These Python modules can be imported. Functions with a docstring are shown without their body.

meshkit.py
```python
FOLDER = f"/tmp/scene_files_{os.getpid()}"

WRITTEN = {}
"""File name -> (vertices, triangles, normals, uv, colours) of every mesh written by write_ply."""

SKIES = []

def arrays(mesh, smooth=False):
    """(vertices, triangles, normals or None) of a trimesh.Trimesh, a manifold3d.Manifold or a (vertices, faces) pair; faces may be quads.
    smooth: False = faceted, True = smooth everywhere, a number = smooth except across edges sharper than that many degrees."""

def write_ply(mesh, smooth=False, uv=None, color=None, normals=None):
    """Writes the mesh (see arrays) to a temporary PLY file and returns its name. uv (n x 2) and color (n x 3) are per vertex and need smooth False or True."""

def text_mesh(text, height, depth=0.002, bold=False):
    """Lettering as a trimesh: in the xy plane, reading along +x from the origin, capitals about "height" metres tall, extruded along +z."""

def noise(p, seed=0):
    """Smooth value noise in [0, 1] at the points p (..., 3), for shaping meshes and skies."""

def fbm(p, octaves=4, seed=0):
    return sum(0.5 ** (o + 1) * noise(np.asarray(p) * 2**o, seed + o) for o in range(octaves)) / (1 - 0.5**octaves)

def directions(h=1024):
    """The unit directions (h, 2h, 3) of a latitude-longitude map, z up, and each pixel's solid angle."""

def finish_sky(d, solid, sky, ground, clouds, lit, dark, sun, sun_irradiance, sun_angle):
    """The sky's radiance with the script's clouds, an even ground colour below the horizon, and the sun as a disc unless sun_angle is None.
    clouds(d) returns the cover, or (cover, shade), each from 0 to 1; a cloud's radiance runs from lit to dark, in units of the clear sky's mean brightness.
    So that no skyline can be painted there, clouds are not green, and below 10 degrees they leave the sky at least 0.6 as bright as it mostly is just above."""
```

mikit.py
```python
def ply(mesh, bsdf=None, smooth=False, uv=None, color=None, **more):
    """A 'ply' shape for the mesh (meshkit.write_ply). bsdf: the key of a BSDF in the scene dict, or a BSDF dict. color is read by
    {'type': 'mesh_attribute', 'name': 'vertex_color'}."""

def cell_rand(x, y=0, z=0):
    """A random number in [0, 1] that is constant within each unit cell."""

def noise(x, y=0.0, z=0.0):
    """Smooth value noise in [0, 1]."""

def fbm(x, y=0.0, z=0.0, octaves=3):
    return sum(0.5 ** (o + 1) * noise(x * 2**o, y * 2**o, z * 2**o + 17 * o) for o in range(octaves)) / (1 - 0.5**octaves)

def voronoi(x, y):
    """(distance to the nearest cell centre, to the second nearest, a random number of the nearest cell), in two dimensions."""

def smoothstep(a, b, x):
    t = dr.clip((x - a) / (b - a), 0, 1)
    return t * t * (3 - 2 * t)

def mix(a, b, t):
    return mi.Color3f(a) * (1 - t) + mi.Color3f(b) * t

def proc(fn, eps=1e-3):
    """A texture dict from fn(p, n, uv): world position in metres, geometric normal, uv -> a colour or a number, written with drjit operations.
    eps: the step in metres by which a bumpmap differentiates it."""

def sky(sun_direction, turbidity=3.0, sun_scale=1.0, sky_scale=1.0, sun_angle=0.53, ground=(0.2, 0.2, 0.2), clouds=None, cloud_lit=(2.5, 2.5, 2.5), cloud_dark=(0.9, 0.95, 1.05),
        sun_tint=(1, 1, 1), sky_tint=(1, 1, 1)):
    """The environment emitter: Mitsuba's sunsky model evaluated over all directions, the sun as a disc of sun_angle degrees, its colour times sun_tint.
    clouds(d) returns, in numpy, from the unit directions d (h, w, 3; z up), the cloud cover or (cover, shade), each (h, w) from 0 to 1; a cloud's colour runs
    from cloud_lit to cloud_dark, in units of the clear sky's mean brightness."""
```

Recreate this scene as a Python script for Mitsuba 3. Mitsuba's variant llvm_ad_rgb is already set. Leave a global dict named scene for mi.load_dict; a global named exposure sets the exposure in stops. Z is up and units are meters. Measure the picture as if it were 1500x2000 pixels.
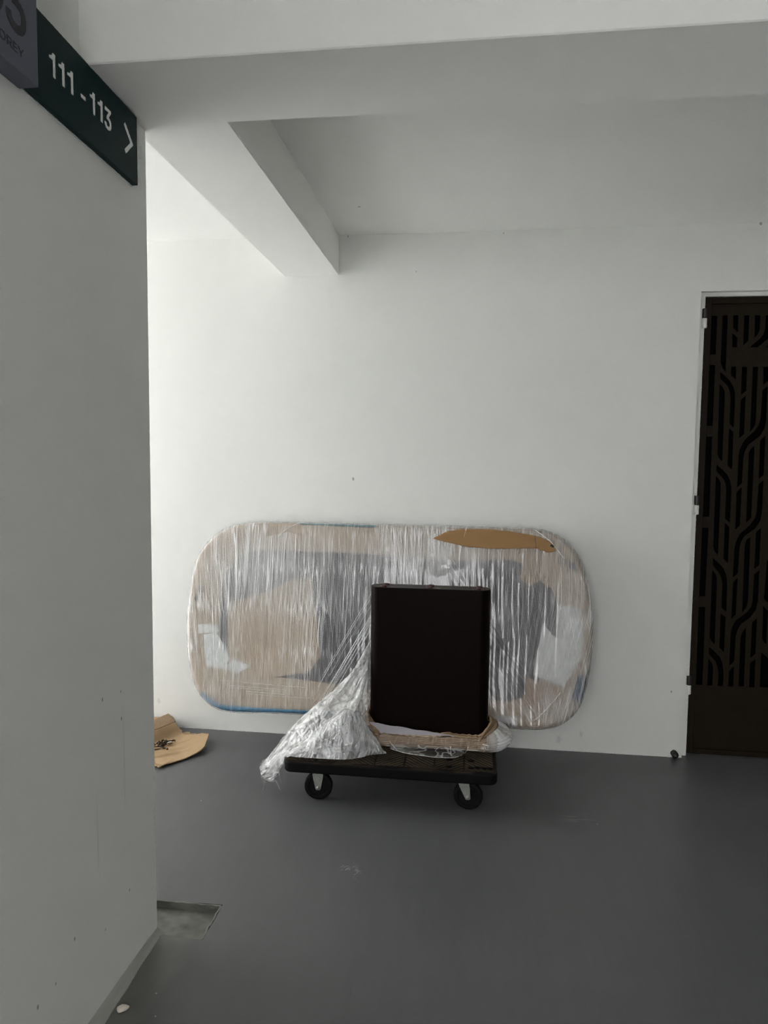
import math, random
import numpy as np, trimesh, shapely, drjit as dr, mitsuba as mi
import shapely.geometry as sg
from shapely import affinity
from scipy.spatial import Delaunay, cKDTree
from scipy.interpolate import CubicSpline, RegularGridInterpolator
import mikit, meshkit
from mikit import ply, proc, noise, fbm, smoothstep, mix

rng = np.random.default_rng(7)
T = mi.ScalarTransform4f
scene, labels = {}, {}

# ------------------------------------------------------------------ camera, sky, exposure
EYE = np.array([0, 0, 1.45])
FWD = np.array([-0.12551705, 0.98930322, -0.07432773])
UP = np.array([-0.01917124, 0.07248756, 0.99718505])
scene['camera'] = {'type': 'perspective', 'fov_axis': 'x', 'fov': 2 * math.degrees(math.atan(750 / 1368.85)),
                   'near_clip': 0.05, 'far_clip': 200.0,
                   'to_world': T().look_at(origin=EYE.tolist(), target=(EYE + FWD).tolist(), up=UP.tolist())}
scene['sky'] = mikit.sky((-0.5, 0.3, 0.8), turbidity=6, sun_scale=0.0, sky_scale=1.0, ground=(0.9, 0.9, 0.9),
                         clouds=lambda d: 1.0, cloud_lit=(1.0, 1.0, 0.99), cloud_dark=(1.0, 1.0, 1.0))
exposure = 5.05

# ------------------------------------------------------------------ helpers
def numbered(key, names):
    if key not in names:
        return key
    i = 1
    while f'{key}_{i:03d}' in names:
        i += 1
    return f'{key}_{i:03d}'

def add(key, mesh, mat, smooth=False, label=None, **kw):
    """one entry of the scene; a taken key gets the next number"""
    key = numbered(key, scene)
    scene[key] = mesh if isinstance(mesh, dict) else ply(mesh, mat, smooth=smooth, **kw)
    if label:
        labels[key] = {'label': label}
    return key

def thing(key, label, cat, group=None):
    key = numbered(key, labels)
    labels[key] = {'label': label, 'category': cat}
    if group:
        labels[key]['group'] = group
    return key

def struct(key):
    labels[key] = {'kind': 'structure'}
    return key

def join(*m):
    return trimesh.util.concatenate(list(m))

def box(x0, x1, y0, y1, z0, z1, r=0.0):
    """a box, its edges chamfered by r"""
    lo, hi = np.array([x0, y0, z0], float), np.array([x1, y1, z1], float)
    if r <= 0:
        return trimesh.creation.box(bounds=[lo, hi])
    pts = []
    for sx in (0, 1):
        for sy in (0, 1):
            for sz in (0, 1):
                s = np.array([sx, sy, sz])
                c, d = np.where(s, hi, lo), np.where(s, -1, 1)
                for k in range(3):
                    e = d * r
                    e[k] = 0
                    pts.append(c + e)
    return trimesh.convex.convex_hull(np.array(pts))

def hull_prism(poly, z0, z1, r, n=3):
    """convex polygon stood up from z0 to z1, rims rounded by r"""
    pts = []
    for k in range(n + 1):
        a = math.pi / 2 * k / n
        inset, dz = r * (1 - math.cos(a)), r * (1 - math.sin(a))
        q = np.array(poly.buffer(-inset).exterior.coords)[:-1]
        pts += [np.c_[q, np.full(len(q), z0 + dz)], np.c_[q, np.full(len(q), z1 - dz)]]
    return trimesh.convex.convex_hull(np.vstack(pts))

def rounded(x0, x1, y0, y1, r, res=8):
    return sg.box(x0 + r, y0 + r, x1 - r, y1 - r).buffer(r, quad_segs=res)

def extrude(poly, d):
    """polygon (with holes) along +z from 0 to d"""
    geoms = getattr(poly, 'geoms', [poly])
    return join(*[trimesh.creation.extrude_polygon(g, d, engine='earcut') for g in geoms if g.area > 1e-9])

def mapped(mesh, o, ax, ay, az):
    """mesh's x, y, z along the world vectors ax, ay, az from o"""
    m = mesh.copy()
    M = np.stack([ax, ay, az])
    m.vertices = np.asarray(o) + m.vertices @ M
    if np.linalg.det(M) < 0:
        m.invert()
    return m

def tube(points, radius, sides=6, caps=True):
    p = np.asarray(points, float)
    rad = np.broadcast_to(radius, (len(p),)).astype(float)
    t = np.gradient(p, axis=0)
    t /= np.linalg.norm(t, axis=1, keepdims=True) + 1e-12
    a = np.cross(t, np.where(np.abs(t[:, 2:]) < 0.9, [0, 0, 1.0], [1.0, 0, 0]))
    a /= np.linalg.norm(a, axis=1, keepdims=True) + 1e-12
    b, g = np.cross(t, a), np.arange(sides) * 2 * np.pi / sides
    v = p[:, None] + rad[:, None, None] * (np.cos(g)[None, :, None] * a[:, None] + np.sin(g)[None, :, None] * b[:, None])
    n, f = len(p), []
    for i in range(n - 1):
        for j in range(sides):
            k = (j + 1) % sides
            f += [[i * sides + j, i * sides + k, (i + 1) * sides + k], [i * sides + j, (i + 1) * sides + k, (i + 1) * sides + j]]
    v = v.reshape(-1, 3)
    if caps:
        c0, c1 = len(v), len(v) + 1
        v = np.vstack([v, p[0], p[-1]])
        for j in range(sides):
            k = (j + 1) % sides
            f += [[c0, k, j], [c1, (n - 1) * sides + j, (n - 1) * sides + k]]
    return trimesh.Trimesh(v, f, process=False)

def lathe(profile, n=32):
    """profile of (r, z) turned about z"""
    return trimesh.creation.revolve(np.array(profile, float), sections=n)

def grid_faces(nr, nc):
    i, j = np.meshgrid(np.arange(nr - 1), np.arange(nc - 1), indexing='ij')
    a = (i * nc + j).ravel()
    return np.vstack([np.c_[a, a + 1, a + nc + 1], np.c_[a, a + nc + 1, a + nc]])

def thicken(v, f, d):
    """an open sheet made a solid of thickness d behind it"""
    m = trimesh.Trimesh(v, f, process=False)
    n = m.vertex_normals
    e = m.edges_sorted
    uq, inv, cnt = np.unique(e, axis=0, return_inverse=True, return_counts=True)
    bd = m.edges[(cnt[inv.ravel()] == 1)]
    k = len(v)
    ff = [f, f[:, ::-1] + k, np.c_[bd[:, 1], bd[:, 0], bd[:, 0] + k], np.c_[bd[:, 1], bd[:, 0] + k, bd[:, 1] + k]]
    return trimesh.Trimesh(np.vstack([v, v - n * d]), np.vstack(ff), process=False)

def sheet_points(poly, g):
    """vertices and triangles of a polygon filled with a grid of step g"""
    x0, y0, x1, y1 = poly.bounds
    bd = poly.exterior
    nb = max(8, int(bd.length / g))
    B = np.array([bd.interpolate(i / nb, normalized=True).coords[0] for i in range(nb)])
    B = np.vstack([B, np.array(bd.coords)[:-1]])
    for ring in poly.interiors:
        nr = max(6, int(ring.length / g))
        B = np.vstack([B, np.array([ring.interpolate(i / nr, normalized=True).coords[0] for i in range(nr)])])
    X, Y = np.meshgrid(np.arange(x0, x1 + g, g), np.arange(y0, y1 + g, g))
    X = X + (np.arange(X.shape[0]) % 2)[:, None] * g / 2
    P = np.c_[X.ravel(), Y.ravel()]
    P = P[shapely.contains_xy(poly, P[:, 0], P[:, 1])]
    d = cKDTree(B).query(P)[0]
    P = np.vstack([B, P[d > 0.55 * g]])
    P = np.unique(P.round(6), axis=0)
    t = Delaunay(P).simplices
    c = P[t].mean(1)
    t = t[shapely.contains_xy(poly, c[:, 0], c[:, 1])]
    a = P[t]
    ar = (a[:, 1, 0] - a[:, 0, 0]) * (a[:, 2, 1] - a[:, 0, 1]) - (a[:, 1, 1] - a[:, 0, 1]) * (a[:, 2, 0] - a[:, 0, 0])
    t = t[np.abs(ar) > 1e-10]
    ar = ar[np.abs(ar) > 1e-10]
    t[ar < 0] = t[ar < 0][:, ::-1]
    return P, t

def spline_closed(pts, n):
    p = np.array(pts, float)
    p = np.vstack([p, p[:1]])
    s = np.r_[0, np.cumsum(np.linalg.norm(np.diff(p, axis=0), axis=1) ** 0.5)]
    return CubicSpline(s, p, bc_type='periodic')(np.linspace(0, s[-1], n, endpoint=False))

# ------------------------------------------------------------------ materials
def mat(key, color, rough=0.6, spec=0.5, bump=None, eps=1e-3, two=True, **kw):
    col = proc(color) if callable(color) else {'type': 'rgb', 'value': list(color)}
    b = {'type': 'principled', 'base_color': col, 'roughness': proc(rough) if callable(rough) else rough, 'specular': spec, **kw}
    if bump is not None:
        b = {'type': 'bumpmap', 'arbitrary': proc(bump, eps), 'scale': 1.0, 'b': b}
    scene[key] = {'type': 'twosided', 'b': b} if two else b

SPOTS = [  # knocks and specks on the plaster: x, y, z, radius
    (-.934, 1.506, .288, .004), (-.934, 1.426, .236, .003), (-.934, 1.359, .233, .005), (-.934, 1.654, .829, .005), (-.934, 1.749, .743, .005),
    (-.934, 1.777, .24, .004), (-.934, 1.646, .214, .003), (-.934, 1.749, .819, .003), (.983, 3.514, .33, .005), (-.639, 3.514, 2.552, .005),
    (.123, 3.514, 2.546, .004), (1.293, 3.514, 2.553, .008), (-.298, 3.514, 2.375, .003), (-.605, 3.514, 1.35, .007), (-.52, 3.133, 2.558, .007),
    (.45, 3.514, .055, .016), (.56, 3.514, .09, .012), (-1.66, 3.514, .14, .012)]

def wall_color(p, n, uv):
    c = mi.Color3f(0.75, 0.755, 0.735) * (0.975 + 0.04 * noise(p.x * 2.3, p.y * 2.3, p.z * 2.3))
    d = mi.Float(0)
    wob = 0.6 + 0.9 * noise(p.x * 160, p.y * 160, p.z * 70)
    for (x, y, z, r) in SPOTS:
        q = dr.sqrt(dr.square(p.x - x) + dr.square(p.y - y) + dr.square((p.z - z) * 0.6))
        k = 0.55 if r < 0.009 else 0.16
        d = dr.maximum(d, k * (1 - smoothstep(0.45 * r, r, q * wob)))
    # two faint vertical rub marks on the pillar
    for y, z0, z1 in ((1.762, 0.45, 0.80), (1.62, 0.35, 0.62)):
        d = dr.maximum(d, 0.10 * (1 - smoothstep(0.001, 0.006, dr.abs(p.y - y + 0.01 * (p.z - z0)))) * smoothstep(z0, z0 + .1, p.z) * (1 - smoothstep(z1 - .1, z1, p.z)) * (1 - smoothstep(-.93, -.9, p.x)) * smoothstep(-.95, -.935, p.x))
    return c * (1 - d)
def wall_bump(p, n, uv):
    return 0.0006 * fbm(p.x * 9, p.y * 9, p.z * 9, 3) + 0.00012 * noise(p.x * 260, p.y * 260, p.z * 260)
mat('plaster_paint', wall_color, 0.85, 0.25)

def floor_color(p, n, uv):
    c = mi.Color3f(0.093, 0.095, 0.0985) * (0.92 + 0.16 * fbm(p.x * 1.6, p.y * 1.6, 0.0, 3))
    c = c * (0.985 + 0.03 * noise(p.x * 60, p.y * 6))
    e = p.x + 0.03 * (fbm(p.x * 12, p.y * 12) - 0.5) + 0.035 * smoothstep(1.9, 1.5, p.y) * 0
    bare = (1 - smoothstep(-0.835, -0.79, e)) * (1 - smoothstep(2.05, 2.10, p.y))
    c = mix(c, mi.Color3f(0.118, 0.118, 0.106) * (0.8 + 0.4 * fbm(p.x * 14, p.y * 9, 1.0)), bare * 0.85)
    # pale scuffs and grit
    sc = (1 - smoothstep(0.005, 0.05, dr.sqrt(dr.square((p.x + .404) * .8 - (p.y - 2.346) * .25) + dr.square((p.y - 2.346) * 0.8 + .5 * (p.x + .404))))) * smoothstep(0.50, 0.75, noise(p.x * 50 + p.y * 40, p.y * 150 - p.x * 190)) * smoothstep(.35, .6, noise(p.x * 45, p.y * 45, 7.0))
    sc2 = (1 - smoothstep(0.01, 0.10, dr.sqrt(dr.square(p.x - .45) + dr.square((p.y - 2.83) * 2)))) * smoothstep(0.6, 0.8, noise(p.x * 12, p.y * 160))
    g = mi.Float(0)
    for x, y, r in ((-1.119, 2.754, .004), (-.827, 1.709, .0035), (-.794, 1.634, .003), (.52, 2.80, .003)):
        g = dr.maximum(g, 1 - smoothstep(0.6 * r, r, dr.sqrt(dr.square(p.x - x) + dr.square(p.y - y))))
    return mix(c, mi.Color3f(0.45, 0.45, 0.44), dr.clip(0.34 * sc + 0.12 * sc2 + 0.6 * g, 0, 1))
def floor_bump(p, n, uv):
    return 0.0012 * fbm(p.x * 7, p.y * 4, 0.0, 2) + 0.0005 * smoothstep(.55, .8, noise(p.x * 22 + 5 * noise(p.x * 3, p.y * 3), p.y * 5))
mat('floor_paint', floor_color, 0.42, 0.45, bump=floor_bump, eps=2e-3)
mat('bare_cement', lambda p, n, uv: mi.Color3f(0.135, 0.135, 0.122) * (0.55 + 0.9 * fbm(p.x * 30, p.y * 30, p.z * 60, 3)), 0.9, 0.2)
mat('cement_fillet', lambda p, n, uv: mi.Color3f(0.36, 0.36, 0.34) * (0.8 + 0.4 * fbm(p.x * 30, p.y * 8, p.z * 60, 2)), 0.85, 0.2)

# ------------------------------------------------------------------ the room
D, ZC, ZB = 3.514, 2.558, 2.366          # back wall, ceiling, underside of the beams
XL, XR, YN = -3.4, 7.5, -2.4
PX, PY = -0.934, 1.947                   # the pillar's face and its far corner
DX0, DX1, DZ = 1.044, 1.985, 2.252       # gate opening
Xv, Yv, Zv = np.eye(3)

# back wall with the gate's opening cut out
prof = sg.box(XL, 0, XR, ZC + .2).difference(sg.box(DX0, -1, DX1, DZ))
add(struct('wall_back'), mapped(extrude(prof, 0.22), (0, D + .22, 0), Xv, Zv, -Yv), 'plaster_paint')
# pillar on the left, its unseen body widened to block light; long edges slightly eased
pil = rounded(XL, PX, -.35, PY, 0.006, 3)
add(struct('wall_left'), mapped(extrude(pil, ZC + .2 + .05), (0, 0, -.05), Xv, Yv, Zv), 'plaster_paint')
fy = np.linspace(-.3, PY - .002, 60)
fw = 0.022 + 0.003 * np.sin(fy * 9) + 0.0015 * np.sin(fy * 41)
fh = np.interp(fy, [-.3, 1.55, 1.85, PY], [0.032, 0.03, 0.022, 0.014])
sec = np.stack([np.c_[np.full(60, PX), fy, fh], np.c_[PX + fw * .25, fy, fh * .8], np.c_[PX + fw, fy, np.full(60, -.004)], np.c_[np.full(60, PX), fy, np.full(60, -.004)]], 1)
fil = trimesh.Trimesh(sec.reshape(-1, 3), grid_faces(60, 4)[:, ::-1], process=False)
add('wall_left__cement_fillet', thicken(fil.vertices, fil.faces, .001), 'cement_fillet', smooth=30)
add(struct('wall_right'), box(XR, XR + .2, YN, D + .2, 0, ZC + .2), 'plaster_paint')
# ceiling slab with the two downstand beams
add(struct('ceiling'), box(XL, XR, YN, D + .22, ZC, ZC + .25), 'plaster_paint')
add('ceiling__beam', box(PX - .4, XR, 1.611, 1.921, ZB, ZC + .01, .003), 'plaster_paint', label='white beam running across the lobby')
add('ceiling__beam', box(-.963, -.683, 1.915, D + .01, ZB, ZC + .01, .003), 'plaster_paint', label='white beam running to the back wall')
# unseen parapets and near wall, added and sized to shape the daylight
add(struct('wall_added_parapet_left'), box(XL - .12, XL, PY - .02, D + .2, -.05, .25), 'plaster_paint')
add(struct('wall_near'), box(.3, XR + .2, YN - .2, YN, -.05, ZC + .2), 'plaster_paint')
add(struct('wall_added_parapet_near'), box(PX - .8, -.2, YN - .12, YN, -.05, 1.05), 'plaster_paint')

# floor with a shallow hacked-off patch beside the pillar
hole = sg.Polygon([(-1.15, 2.094), (-1.0, 2.096), (-.93, 2.092), (-.86, 2.097), (-.783, 2.099), (-.781, 2.03), (-.7835, 1.98), (-.785, 1.93), (-1.15, 1.93)])
fl = sg.box(XL - .2, YN - .2, XR + .2, D + .5).difference(hole)
fm = extrude(fl, 0.08)
fm.apply_translation((0, 0, -0.08))
add(struct('floor'), fm, 'floor_paint')
gx, gy = np.meshgrid(np.linspace(-1.16, -.776, 60), np.linspace(1.91, 2.104, 50))
ramp = np.clip((gy - 1.925) / .14, 0, 1) ** .8
gz = -.0005 - .0255 * ramp + .003 * (meshkit.fbm(np.stack([gx * 40, gy * 40, gx * 0], -1)) - .5) * ramp
add('floor__cement_patch', thicken(np.stack([gx, gy, gz], -1).reshape(-1, 3), grid_faces(50, 60), .01), 'bare_cement', smooth=30, label='bare grey cement in the hacked-off patch')
# rough broken rim of the patch: the back and the right-hand face
ex = np.r_[np.linspace(-1.15, -.783, 90), np.full(40, -.783)]
ey = np.r_[np.full(90, 2.096), np.linspace(2.096, 1.93, 40)]
rz = np.linspace(0.0005, -.03, 9)
V = []
for z in rz:
    k = meshkit.fbm(np.c_[ex * 60, ey * 60, np.full(len(ex), z * 90)], 3)
    nx, ny = np.r_[np.zeros(90), np.full(40, -1)], np.r_[np.full(90, -1), np.zeros(40)]
    off = .0065 * k * (1 - abs(z) / .05) + .004
    V.append(np.c_[ex + nx * off, ey + ny * off, np.full(len(ex), z)])
rim = trimesh.Trimesh(np.concatenate(V), grid_faces(9, 130), process=False)
add('floor__broken_rim', thicken(rim.vertices, rim.faces[:, ::-1], .006), 'bare_cement', label='rough broken edge of the floor screed')

# ------------------------------------------------------------------ gate and the dark door behind it
mat('gate_paint', lambda p, n, uv: mi.Color3f(0.0150, 0.0102, 0.0060) * (0.9 + 0.2 * noise(p.x * 300, p.y * 300, p.z * 300)), 0.5, 0.15)
mat('door_dark', (0.0016, 0.0012, 0.0011), 0.55, 0.06)
mat('hinge_steel', (0.045, 0.04, 0.04), 0.4, 0.5, metallic=0.4)
mat('white_nylon', (0.78, 0.77, 0.75), 0.4, 0.5)
mat('chrome', (0.55, 0.53, 0.5), 0.25, 0.5, metallic=1.0)
mat('rubber_black', (0.010, 0.010, 0.011), 0.5, 0.4)
add(struct('door_1'), box(DX0 + .03, DX1 - .03, 3.652, 3.690, .006, DZ - .01, .002), 'door_dark')
add('door_1__door_handle', join(tube([(1.9, 3.655, 1.0), (1.9, 3.615, 1.0), (1.80, 3.612, 1.0)], .009, 10), lathe([(0, 0), (.026, 0), (.026, .008), (0, .008)], 24).apply_transform(trimesh.transformations.rotation_matrix(-math.pi / 2, [1, 0, 0])).apply_translation((1.9, 3.645, 1.0))), 'chrome', smooth=35)
# pale plaster frame set back in the opening, around the gate
fr = sg.box(DX0 - .004, 0, DX1 + .004, DZ + .004).difference(sg.box(DX0 + .029, -1, DX1 - .029, DZ - .017))
add(struct('trim_1'), mapped(extrude(fr, .14), (0, 3.685, 0), Xv, Zv, -Yv), 'plaster_paint')
GY, GX0, GX1, GZ0, GZ1 = 3.556, 1.0765, 1.953, .010, 2.232
gate = thing('metal_gate', 'dark brown metal gate with a laser-cut branching slot pattern in the doorway', 'gate')
SLOTS = [
    [(1.108,2.149),(1.136,2.148),(1.136,1.967),(1.108,1.967)],
    [(1.107,1.918),(1.136,1.917),(1.137,1.628),(1.109,1.628)],
    [(1.107,1.576),(1.137,1.576),(1.139,1.190),(1.111,1.189)],
    [(1.160,2.149),(1.183,2.149),(1.185,1.884),(1.168,1.905),(1.160,1.929)],
    [(1.161,1.884),(1.185,1.864),(1.206,1.842),(1.223,1.815),(1.232,1.784),(1.234,1.760),(1.233,1.620),(1.213,1.639),(1.212,1.766),(1.206,1.796),(1.196,1.818),(1.162,1.854)],
    [(1.160,1.827),(1.175,1.812),(1.184,1.796),(1.186,1.778),(1.188,1.458),(1.173,1.474),(1.164,1.495)],
    [(1.212,1.617),(1.233,1.599),(1.235,1.419),(1.213,1.440)],
    [(1.208,2.149),(1.231,2.149),(1.233,2.068),(1.209,2.091)],
    [(1.208,2.067),(1.230,2.046),(1.232,2.000),(1.209,2.000)],
    [(1.257,2.148),(1.280,2.148),(1.281,2.030),(1.259,2.008)],
    [(1.305,2.148),(1.330,2.147),(1.330,2.083),(1.323,2.062),(1.308,2.042)],
    [(1.354,2.147),(1.378,2.147),(1.377,2.065),(1.372,2.041),(1.325,1.999),(1.288,1.999),(1.335,2.042),(1.347,2.059),(1.353,2.083)],
    [(1.358,1.998),(1.390,2.026),(1.397,1.998)],
    [(1.209,1.908),(1.232,1.908),(1.233,1.848),(1.209,1.869)],
    [(1.258,1.908),(1.281,1.907),(1.283,1.796),(1.259,1.775)],
    [(1.259,1.751),(1.281,1.772),(1.282,1.590),(1.260,1.569)],
    [(1.307,1.907),(1.330,1.907),(1.332,1.654),(1.328,1.627),(1.308,1.599)],
    [(1.354,1.907),(1.378,1.907),(1.379,1.841),(1.357,1.823)],
    [(1.355,1.796),(1.378,1.817),(1.379,1.654),(1.374,1.618),(1.354,1.581),(1.304,1.539),(1.290,1.511),(1.284,1.477),(1.283,1.355),(1.261,1.333),(1.261,1.486),(1.267,1.523),(1.285,1.560),(1.332,1.609),(1.347,1.636),(1.353,1.669)],
    [(1.307,1.499),(1.313,1.516),(1.332,1.533),(1.333,1.186),(1.310,1.164)],
    [(1.356,1.560),(1.379,1.582),(1.380,1.396),(1.357,1.377)],
    [(1.260,1.311),(1.283,1.336),(1.283,1.151),(1.262,1.129)],
    [(1.163,1.442),(1.190,1.419),(1.214,1.394),(1.229,1.363),(1.236,1.332),(1.237,1.308),(1.236,1.162),(1.213,1.183),(1.212,1.326),(1.207,1.354),(1.197,1.375),(1.163,1.412)],
    [(1.213,1.162),(1.235,1.141),(1.236,0.966),(1.214,0.987)],
    [(1.110,1.135),(1.139,1.136),(1.137,0.799),(1.109,0.798)],
    [(1.109,0.745),(1.140,0.746),(1.143,0.356),(1.113,0.355)],
    [(1.162,1.387),(1.177,1.372),(1.186,1.353),(1.187,1.325),(1.188,1.003),(1.171,1.023),(1.164,1.045)],
    [(1.165,0.989),(1.192,0.966),(1.216,0.940),(1.231,0.906),(1.237,0.865),(1.239,0.726),(1.215,0.748),(1.214,0.865),(1.208,0.893),(1.198,0.914),(1.167,0.954)],
    [(1.165,0.929),(1.179,0.914),(1.186,0.898),(1.189,0.870),(1.191,0.562),(1.174,0.581),(1.166,0.596)],
    [(1.213,0.716),(1.237,0.698),(1.237,0.526),(1.214,0.547)],
    [(1.166,0.548),(1.193,0.526),(1.221,0.496),(1.234,0.462),(1.240,0.414),(1.239,0.355),(1.215,0.354),(1.216,0.419),(1.209,0.454),(1.198,0.479),(1.166,0.513)],
    [(1.166,0.488),(1.180,0.472),(1.188,0.453),(1.190,0.424),(1.190,0.356),(1.166,0.354)],
    [(1.358,1.350),(1.380,1.371),(1.381,1.218),(1.375,1.174),(1.356,1.140),(1.306,1.099),(1.291,1.070),(1.286,1.036),(1.284,0.917),(1.261,0.894),(1.262,1.035),(1.268,1.070),(1.282,1.107),(1.330,1.155),(1.349,1.186),(1.356,1.217)],
    [(1.309,1.049),(1.314,1.077),(1.333,1.096),(1.337,0.787),(1.331,0.752),(1.312,0.723)],
    [(1.358,1.121),(1.380,1.141),(1.380,0.961),(1.358,0.938)],
    [(1.264,0.872),(1.284,0.895),(1.283,0.712),(1.263,0.689)],
    [(1.359,0.913),(1.382,0.936),(1.382,0.782),(1.375,0.741),(1.351,0.702),(1.308,0.666),(1.295,0.637),(1.288,0.608),(1.286,0.480),(1.264,0.457),(1.263,0.613),(1.268,0.648),(1.284,0.684),(1.335,0.727),(1.353,0.756),(1.357,0.784)],
    [(1.310,0.596),(1.316,0.625),(1.334,0.651),(1.337,0.358),(1.312,0.357)],
    [(1.360,0.677),(1.382,0.700),(1.383,0.523),(1.360,0.500)],
    [(1.264,0.431),(1.286,0.455),(1.288,0.356),(1.265,0.354)],
    [(1.360,0.474),(1.384,0.498),(1.386,0.356),(1.361,0.355)],
    [(1.414,0.986),(1.436,0.965),(1.433,0.774),(1.409,0.796)],
    [(1.407,0.761),(1.431,0.737),(1.430,0.573),(1.417,0.585),(1.410,0.600)],
    [(1.409,0.531),(1.439,0.507),(1.453,0.469),(1.458,0.358),(1.411,0.359)],
]

mid = (GX0 + GX1) / 2
slots = [sg.Polygon(s) for s in SLOTS]
slots = [s.buffer(-.0015).buffer(.0015) for s in slots if s.is_valid and s.bounds[2] < mid - .02]
slots += [affinity.scale(s, -1, 1, origin=(mid, 0)) for s in slots]
for z0, z1 in ((2.0, 2.148), (1.66, 1.907), (1.30, 1.60), (.94, 1.24), (.60, .90), (.357, .54)):      # straight slots down the middle
    for x in (mid - .05, mid, mid + .05):
        r = sg.box(x - .0115, z0 + .02 * (x != mid), x + .0115, z1)
        if not any(r.intersects(s) for s in slots):
            slots.append(r)
FW = .030
pan = sg.box(GX0 + FW - .004, GZ0 + .022, GX1 - FW + .004, GZ1 - FW + .004).difference(shapely.union_all(slots))
add(gate + '__panel', mapped(extrude(pan, .003), (0, GY + .012, 0), Xv, Zv, -Yv), 'gate_paint')
add(gate + '__gate_frame', box(GX0, GX0 + FW, GY - .004, GY + .032, GZ0, GZ1, .002), 'gate_paint')
add(gate + '__gate_frame', box(GX1 - FW, GX1, GY - .004, GY + .032, GZ0, GZ1, .002), 'gate_paint')
add(gate + '__gate_frame', box(GX0 + FW, GX1 - FW, GY - .004, GY + .032, GZ1 - FW, GZ1, .002), 'gate_paint')
add(gate + '__gate_frame', box(GX0 + FW, GX1 - FW, GY - .004, GY + .032, GZ0, GZ0 + .024, .002), 'gate_paint')
for z in (2.133, 1.247, .36):
    pin = lathe([(0, 0), (.0105, 0), (.0115, .002), (.0115, .043), (.0105, .045), (0, .045)], 20)
    b = pin.copy().apply_translation((1.0715, 3.542, z))
    h = add(gate + '__hinge', join(b, box(1.062, 1.079, 3.545, 3.570, z + .004, z + .041)), 'hinge_steel', smooth=35, label='dark steel hinge with a white sleeve')
    add(h + '__hinge_sleeve', pin.copy().apply_translation((1.0715, 3.542, z - .046)), 'white_nylon', smooth=35, label='white lower sleeve of the hinge')
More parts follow.
